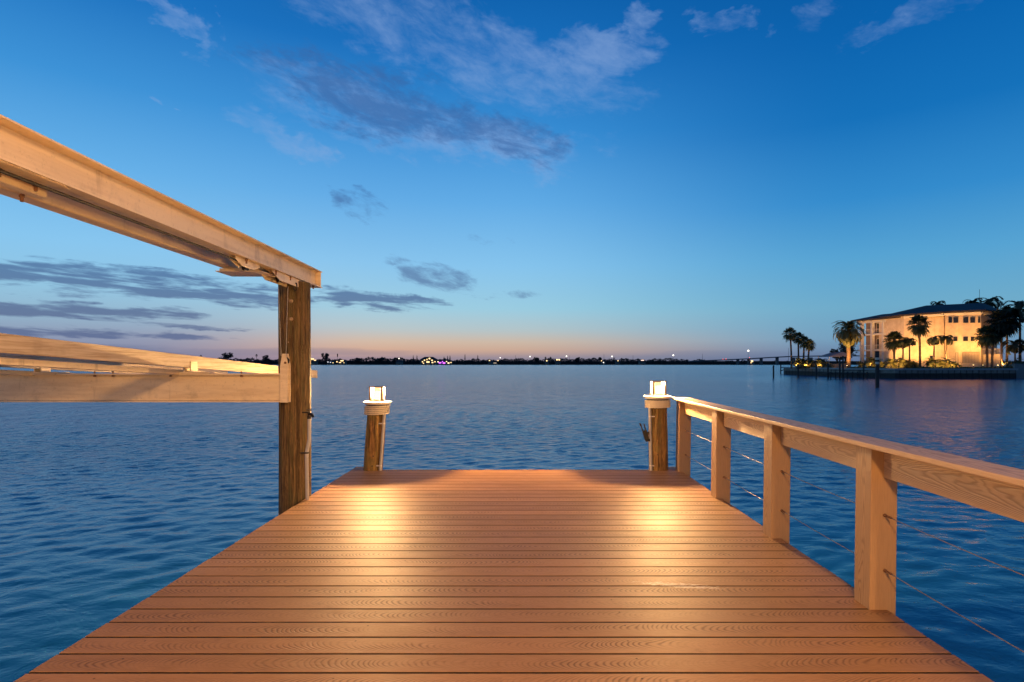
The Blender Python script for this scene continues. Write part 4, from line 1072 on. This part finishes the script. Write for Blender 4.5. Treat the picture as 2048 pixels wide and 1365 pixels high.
# ------------------------------------------------------------------ pilings, small docks
def piling(px, pyb, pyt, label, r=.14, name='piling', group='dark pilings in front of the seawall'):
    Y = (CAMH - WATER) * FPX / (pyb - VY); x = xat(px, Y); zt_ = zat(pyt, Y)
    o = MB().lathe([(r * 1.08, WATER - 1.5), (r * 1.04, WATER), (r, zt_ - .05), (r * .8, zt_)], (x, Y, 0), 12).build(name, M('darkwood'), smooth=True)
    return tag(o, label, 'piling', group), x, Y, zt_
mk, mx, mY, mz = piling(1754.5, 776, 703, 'tall thick dark marker piling in front of the mansion with two pale reflective bands', .20)
for py in (718, 726.5):
    z = zat(py, mY); MB().lathe([(.212, z - .13), (.216, z - .12), (.216, z + .12), (.212, z + .13)], (mx, mY, 0), 16).build('reflector_band', plain('reflective_band', (.85, .70, .48), .4), mk, smooth=True)
piling(1547, 757, 731, 'lone thin dark piling standing off the tip of the point')
piling(1596, 756, 729, 'dark piling close to the seawall below the fan palm clump')
piling(1632.5, 757, 729, 'dark piling below the right shrub palm of the point')
piling(1656, 757.5, 728, 'dark piling at the left end of the seawall dock')
piling(1679.5, 758, 716, 'tall dark piling of the seawall dock, left of the date palm trunk')
piling(1686, 758, 712, 'tallest dark piling of the seawall dock beside the pool canopy')
piling(1727, 758, 730, 'dark piling at the right end of the seawall dock')
sd = thing('small_dock', (xat(1690, 104), 104, WATER), 'long low dark dock along the seawall in front of the mansion porch', 'dock')
MB().add([(xat(1654, 103), 103, -.55), (xat(1738, 101.5), 101.5, -.55), (xat(1738, 101.5), 103.3, -.55), (xat(1654, 103), 104.8, -.55), (xat(1654, 103), 103, -.80), (xat(1738, 101.5), 101.5, -.80), (xat(1738, 101.5), 103.3, -.80), (xat(1654, 103), 104.8, -.80)],
         [(0, 1, 2, 3), (7, 6, 5, 4), (0, 4, 5, 1), (1, 5, 6, 2), (2, 6, 7, 3), (3, 7, 4, 0)]).build('deck', M('darkwood'), sd)
for px in (1662, 1672, 1696, 1706, 1716, 1735): MB().tube([(xat(px, 102.6), 102.7, WATER - 1), (xat(px, 102.6), 102.7, -.3)], .11, 10).build('post', M('darkwood'), sd, smooth=True)
mb = MB(); mb.tube([(xat(1660, 102.9), 102.9, -.05), (xat(1737, 101.6), 101.6, -.05)], .05, 6); mb.build('handrail', M('darkwood'), sd)
td = thing('small_dock', (xat(1567, 150), 150, WATER), 'tiny dark dock jutting out from the tip of the garden point', 'dock')
MB().add([(xat(1560, 150), 150, -.7), (xat(1575, 148), 148, -.1), (xat(1577, 150), 150.5, -.1), (xat(1562, 152), 152, -.7), (xat(1560, 150), 150, -.9), (xat(1575, 148), 148, -.3), (xat(1577, 150), 150.5, -.3), (xat(1562, 152), 152, -.9)],
         [(0, 1, 2, 3), (7, 6, 5, 4), (0, 4, 5, 1), (1, 5, 6, 2), (2, 6, 7, 3), (3, 7, 4, 0)]).build('deck', M('darkwood'), td)
for px, zt_ in ((1561.5, .9), (1571, -.1)): MB().tube([(xat(px, 150.2), 150.2, WATER - 1), (xat(px, 150.2), 150.2, zt_)], .14, 10).build('post', M('darkwood'), td, smooth=True)

# ================================================================== far shore
FY = 1000.0
sh = [(-1900, 900), (-1100, 985), (-560, 960), (-340, 975), (-60, 1000), (300, 1010), (620, 1000), (1500, 1100), (2600, 1400), (2600, 1900), (-1900, 1900)]
hill = [(-1900, 1035), (-560, 1030), (300, 1040), (470, 1040), (620, 1080), (1500, 1180), (2600, 1500), (2600, 1900), (-1900, 1900)]
MB().prism(sh, WATER - 1, -.6).prism(hill, -1, 5.2).build('far_shore', M('darkwood'))
tag(bpy.data.objects['far_shore'], kind='structure')
rg = random.Random(11)
prof = [(-800, 720), (0, 720), (340, 719), (420, 720), (445, 717), (470, 718), (520, 719), (560, 719), (600, 720), (640, 719), (690, 719), (715, 718.5), (740, 716), (757, 715), (775, 717.5), (790, 716.5), (805, 718.5), (850, 719.5), (900, 720), (960, 720), (1000, 719.5), (1030, 719), (1070, 718.5), (1100, 719),
        (1150, 717.5), (1160, 718), (1200, 718.5), (1260, 719.5), (1300, 719), (1340, 718.5), (1352, 717.5), (1370, 720), (1420, 721.5), (1480, 723), (1560, 724), (1700, 723), (2200, 722)]
def ptop(px):
    for (a, ya), (b_, yb) in zip(prof, prof[1:]):
        if a <= px <= b_: return ya + (yb - ya) * (px - a) / (b_ - a)
    return 722
mb = MB()
for _ in range(26000):
    px = rg.uniform(-500, 2150) if rg.random() < .3 else rg.uniform(380, 1600); tpy = ptop(px) + 1.2 * math.sin(px * .21) + 1.0 * math.sin(px * .083 + 1) + .7 * math.sin(px * .57)
    Y = 1015 + rg.uniform(0, 60) + (60 if px > 1500 else 0); py = rg.uniform(tpy, 730.2); p = at(px, py, Y)
    d1 = Vector((rg.gauss(0, 1), rg.gauss(0, 1), rg.gauss(0, 1))).normalized(); d2 = d1.orthogonal().normalized(); q = rg.uniform(.7, 1.8)
    k = len(mb.v); mb.v += [p - d1 * q, p + d2 * q * .7, p + d1 * q, p - d2 * q * .7]; mb.f.append((k, k + 1, k + 2, k + 3))
tag(mb.build('treeline', M('farleaf')), kind='stuff')
FT = 'single trees standing out of the far shore'
for px, py, w_, lb_ in ((455, 704, 26, 'big rounded dark tree on the far shore left of the tall pile'), (534, 711, 18, 'low spreading tree on the far shore just left of the tall pile'), (650, 707, 14, 'round dark tree on the far shore just right of the tall pile'),
        (760, 714, 20, 'broad low tree on the far shore above the left lantern'), (792, 714.5, 15, 'wide dark tree right of the broad low tree on the far shore'), (718, 716, 15, 'small round far shore tree left of the left lantern'),
        (1154, 714.5, 10, 'bushy far shore tree near the middle of the bay'), (1073, 715, 9, 'small tufted far shore tree by the second bright street light'), (1201, 715.5, 7, 'narrow far shore tree right of the bay middle')):
    tree(px, FY + 8, zat(py, FY), w_ * .876, lb_, n=420, size=1.3, zb=-.7, group=FT, leaf='farleaf', trunkr=.6)
for px, py, lb_ in ((826.5, 711, 'left thin pine of the close pair on the far shore'), (834, 711.5, 'right thin pine of the close pair on the far shore'), (888, 714, 'short thin pine above the bright house lights'), (895, 712, 'left tall thin pine above the purple house lights'), (900, 711.5, 'right tall thin pine above the purple house lights'),
        (930, 709, 'tallest slim pine on the far shore'), (955.5, 711, 'slim cone shaped pine right of the tallest pine')):
    x = xat(px, FY + 4); z1 = zat(py, FY); r = thing('slim_pine', (x, FY + 4, -.7), lb_, 'tree', FT)
    MB().tube([(x, FY + 4, -.8), (x, FY + 4, z1)], [.35, .1], 6).build('trunk', M('bark'), r)
    c_ = MB(); rg2 = random.Random(int(px))
    for _ in range(150):
        s_ = rg2.random(); a = rg2.uniform(0, 6.28); rr = (1.9 * (1 - s_) + .6) * rg2.uniform(.5, 1); z = zat(720, FY) + (z1 - zat(720, FY)) * s_
        b0 = Vector((x, FY + 4, z)); b1 = b0 + Vector((math.cos(a) * rr, math.sin(a) * rr, .3)); wv = Vector((-math.sin(a), math.cos(a), 0)) * .4 + Vector((0, 0, .25)); k = len(c_.v); c_.v += [b0 - wv, b0 + wv, b1]; c_.f.append((k, k + 1, k + 2))
    c_.build('crown', M('farleaf'), r)
for px, py, lb_ in ((402, 711, 'tiny far palm left of the big rounded far tree'), (513, 709.5, 'tiny far palm between two dark trees left of the tall pile'), (1091, 714.5, 'left small palm of the far pair near the second street light'), (1101, 714.5, 'right small palm of the far pair near the second street light'), (1228, 716, 'small far palm beside the third bright street light'), (1243, 717.5, 'small far palm right of the third bright street light')):
    plant('far_palm', fan_palm(int(px), zat(py, FY) + .7 - 1.5, 2.6, 18, r=.3), px, FY + 2, lb_, 'farleaf', group=FT, z=-.7)
# masts and street lights
for px, py, lb_ in ((675, 707.5, 'thin mast with a thicker head on the far shore right of the tall pile'), (1031, 711, 'thin bare mast on the far shore, left of centre street lights'), (1139, 711, 'thin bare mast close to the second bright street light'), (1208, 708.5, 'tall thin bare mast before the third bright street light'), (1266, 711, 'thin bare mast in the gap after the third street light'), (1405, 708, 'thin bare mast where the bridge begins'), (1577, 696, 'thin bare mast above the bridge near the fan palm clump')):
    Y = FY + 12; x = xat(px, Y); mb = MB(); mb.tube([(x, Y, -.8), (x, Y, zat(py, Y))], [.35, .16], 6)
    if px == 675: mb.tube([(x, Y, zat(714, Y)), (x, Y, zat(708, Y))], .9, 8)
    tag(mb.build('mast', M('dark')), lb_, 'mast', 'masts on the far shore')
for px, py, s_, lb_ in ((1000.5, 716, .8, 'faint far street light at the middle of the bay'), (1060, 713.6, 1.0, 'white far street light, first of the row along the shore road'), (1133, 713, 1.0, 'white far street light second in the row along the shore road'), (1224, 713.4, 1.1, 'white far street light third in the row along the shore road'),
        (1346.5, 711, 1.2, 'white far street light fourth in the row, just before the bridge'), (1496.5, 702, 1.5, 'brightest far street light standing over the bridge')):
    Y = FY + 6; x = xat(px, Y); z = zat(py, Y); r = thing('street_light', (x, Y, -.7), lb_, 'street light', 'street lights on the far shore')
    MB().tube([(x, Y, -.8), (x, Y, z)], [.25, .14], 6).build('pole', M('dark'), r)
    MB().ball((x, Y - .3, z), 1.0 * s_, 10, 6).build('lamp_head', emit('street_light_glow', (1.0, .90, .74), 3.6), r)
# houses along the shore
def far_house(px, w_, h_, wins, label, name='shore_house', col=(1.0, .68, .30), st=2.4, Y=FY - 12, zb=-.6):
    x = xat(px, Y); W2 = w_ * Y / FPX / 2; r = thing(name, (x, Y, zb), label, 'house', 'houses along the far shore'); H = h_ * Y / FPX
    MB().box(x - W2, x + W2, Y, Y + 8, zb, zb + H * .62).build('wall', M('farwall'), r)
    MB().add([(x - W2 - .8, Y - .8, zb + H * .62), (x + W2 + .8, Y - .8, zb + H * .62), (x + W2 + .8, Y + 8.8, zb + H * .62), (x - W2 - .8, Y + 8.8, zb + H * .62), (x - W2 * .5, Y + 4, zb + H), (x + W2 * .5, Y + 4, zb + H)],
             [(0, 1, 5, 4), (1, 2, 5), (2, 3, 4, 5), (3, 0, 4), (0, 3, 2, 1)]).build('roof', M('farroof'), r)
    for i, (wx, wy, ww, wh, *c_) in enumerate(wins):
        cx = xat(wx, Y); hw = ww * Y / FPX / 2; z = zat(wy, Y); hv = wh * Y / FPX / 2
        MB().box(cx - hw, cx + hw, Y - .25, Y - .02, z - hv, z + hv).build('lit_window', emit('lit_window_%d%d%d' % tuple(int(v * 99) for v in (c_[0] if c_ else col)), c_[0] if c_ else col, st), r)
    return r
PU = (.62, .12, .95)
far_house(628, 10, 9, [(625, 718.5, 6, 2), (630, 721, 4, 1.5)], 'low far house with warm lit porch right beside the tall pile')
far_house(660, 12, 7, [(656, 724.5, 2, 1.2, (.9, .9, 1.0)), (661, 725, 1.6, 1.2, (.9, .9, 1.0)), (666, 726, 2, 1)], 'far house with small white window lights right of the tall pile')
far_house(683, 16, 9, [(674, 724, 2.4, 2), (684, 722, 6, 2), (680, 725.5, 4, 1.2), (688, 726, 1.5, 1)], 'far house with a row of warm lit windows left of the left lantern')
far_house(798, 12, 9, [(798, 717.5, 2.4, 1.8, (1, .9, .75))], 'dark far house with one white light above the left lantern')
far_house(857, 34, 15, [(845, 724, 2, 2), (849, 721, 2.4, 2), (854, 719.5, 2.6, 2.2), (859, 717.5, 3, 2.6), (864, 721, 3, 2), (856, 724.5, 6, 2.6), (865, 725.5, 3, 2), (847, 727, 2, 1.4), (870, 724, 2, 2)], 'brightest far house with many yellow lights near the bay centre', st=3.2)
far_house(889, 30, 10, [(876, 724, 2, 1.6, (1, .8, .5)), (880, 726, 5, 2.2, PU), (885, 723.5, 2, 1.6, PU), (888, 726.5, 5, 2.2, PU), (893, 723.5, 2, 1.6, (1, .75, .4)), (897, 726.5, 3.5, 1.8, (1, .7, .4)), (902, 725.5, 2, 1.6)], 'far house with purple and yellow lights next to the brightest one', st=2.8)
far_house(981, 10, 8, [(979, 721.5, 2.5, 1.5), (996, 721.5, 1.8, 1.6), (990, 726.5, 6, .8, (.5, .4, .3))], 'far house with two warm lights under the slim pine right of centre', st=2.2)
far_house(1094, 8, 8, [(1093.5, 722, 2.2, 2.2)], 'small far house with one yellow window near the second street light')
far_house(1116, 10, 9, [(1114, 720, 3, 2.4), (1118.5, 720, 3, 2.4)], 'far house with two lit windows left of the second bright street light', st=2.2)
far_house(1207, 8, 8, [(1203, 722, 1.6, 1.6), (1207, 725.5, 1.8, 1.6, (1, .95, .85))], 'far house with two small lights left of the third street light')
far_house(1236, 8, 8, [(1236, 722, 1.8, 1.6)], 'far house with one faint light right of the third street light', st=2.2)
far_house(1285, 12, 8, [(1285, 721, 6, 1.2, (1, .7, .55))], 'low far house with a pinkish lit strip below the right lantern line', st=2.4)
far_house(1505, 8, 7, [(1504, 723, 4, 3.2), (1502, 726, 2, 1.2)], 'far house with a warm light under the bridge', st=3)
# bridge
br = thing('bridge', (xat(1490, 1010), 1010, WATER), 'long low road bridge rising towards the fan palm clump on the point', 'bridge')
bl = [(1380, 722.2), (1440, 719.6), (1500, 717), (1540, 714.6), (1580, 712.6), (1640, 711.5), (1800, 711)]
mb = MB()
for (a, ya), (b_, yb) in zip(bl, bl[1:]):
    p, q = at(a, ya, 990), at(b_, yb, 990)
    mb.extrude([(0, 0), (0, -1.7), (11, -1.7), (11, 0)], p, q, Vector((0, 1, 0)))
mb.build('deck', M('concrete'), br)
for px in (1478, 1500, 1525, 1557, 1590, 1625):
    y = 990; zt_ = zat(bl[0][1] + (bl[3][1] - bl[0][1]) * (px - 1380) / 160 if px < 1540 else 713.5, y) - 1.6; x = xat(px, y); MB().box(x - 1.4, x + 1.4, y + 2, y + 9, WATER - 1, zt_).build('pier', M('concrete'), br)
mb = MB()
for px, py in ((1446, 718.8), (1452, 718.4), (1499, 715.6)): p = at(px, py, 988); MB().ball(p, .55, 8, 5).build('red_light', emit('red_light_glow', (1.0, .10, .06), 3.0), br)
# boat on the bay
Yb = 880; bt = thing('motor_boat', (xat(1087, Yb), Yb, WATER), 'tiny dark motor boat on the open bay near the middle of the far shore', 'boat')
x = xat(1087, Yb); MB().add([(x - 2.6, Yb, WATER + .9), (x - 2.6, Yb + 1.8, WATER + .9), (x + 1.6, Yb + 1.8, WATER + 1), (x + 3.2, Yb + .9, WATER + 1.3), (x + 1.6, Yb, WATER + 1), (x - 2.4, Yb + .3, WATER - .1), (x - 2.4, Yb + 1.5, WATER - .1), (x + 1.5, Yb + 1.3, WATER - .1), (x + 2.4, Yb + .9, WATER - .1), (x + 1.5, Yb + .5, WATER - .1)],
    [(0, 1, 2, 3, 4), (5, 9, 8, 7, 6), (0, 4, 9, 5), (4, 3, 8, 9), (3, 2, 7, 8), (2, 1, 6, 7), (1, 0, 5, 6)]).build('hull', M('dark'), bt)
MB().add([(x - .8, Yb + .3, WATER + .9), (x + 1, Yb + .3, WATER + .9), (x + 1, Yb + 1.5, WATER + .9), (x - .8, Yb + 1.5, WATER + .9), (x - .7, Yb + .4, WATER + 2), (x + .4, Yb + .4, WATER + 2), (x + .4, Yb + 1.4, WATER + 2), (x - .7, Yb + 1.4, WATER + 2)], [(0, 1, 5, 4), (1, 2, 6, 5), (2, 3, 7, 6), (3, 0, 4, 7), (4, 5, 6, 7)]).build('cabin', M('farwall'), bt)
# crescent moon
mp = at(414, 524, 9000); mb = MB(); n = 20; r_ = 16; vs = []
tl = R(-55)
prof = [(math.cos(a), math.sin(a)) for a in [-PI / 2 + PI * i / n for i in range(n + 1)]]
ring_ = [(c_ * r_, s_ * r_) for c_, s_ in prof] + [(c_ * r_ * .45, s_ * r_) for c_, s_ in prof[::-1][1:-1]]
ring_ = [(a * math.cos(tl) - b_ * math.sin(tl), a * math.sin(tl) + b_ * math.cos(tl)) for a, b_ in ring_]; m_ = len(ring_)
mb.add([(mp.x + a, mp.y + k * 6, mp.z + b_) for k in (0, 1) for a, b_ in ring_], [tuple(range(m_)), tuple(range(m_, 2 * m_))[::-1]] + [(i, (i + 1) % m_, m_ + (i + 1) % m_, m_ + i) for i in range(m_)])
tag(mb.build('moon', emit('moonlight', (1.0, .97, .92), 1.6)), 'tiny white crescent moon just below the lift beam', 'moon')
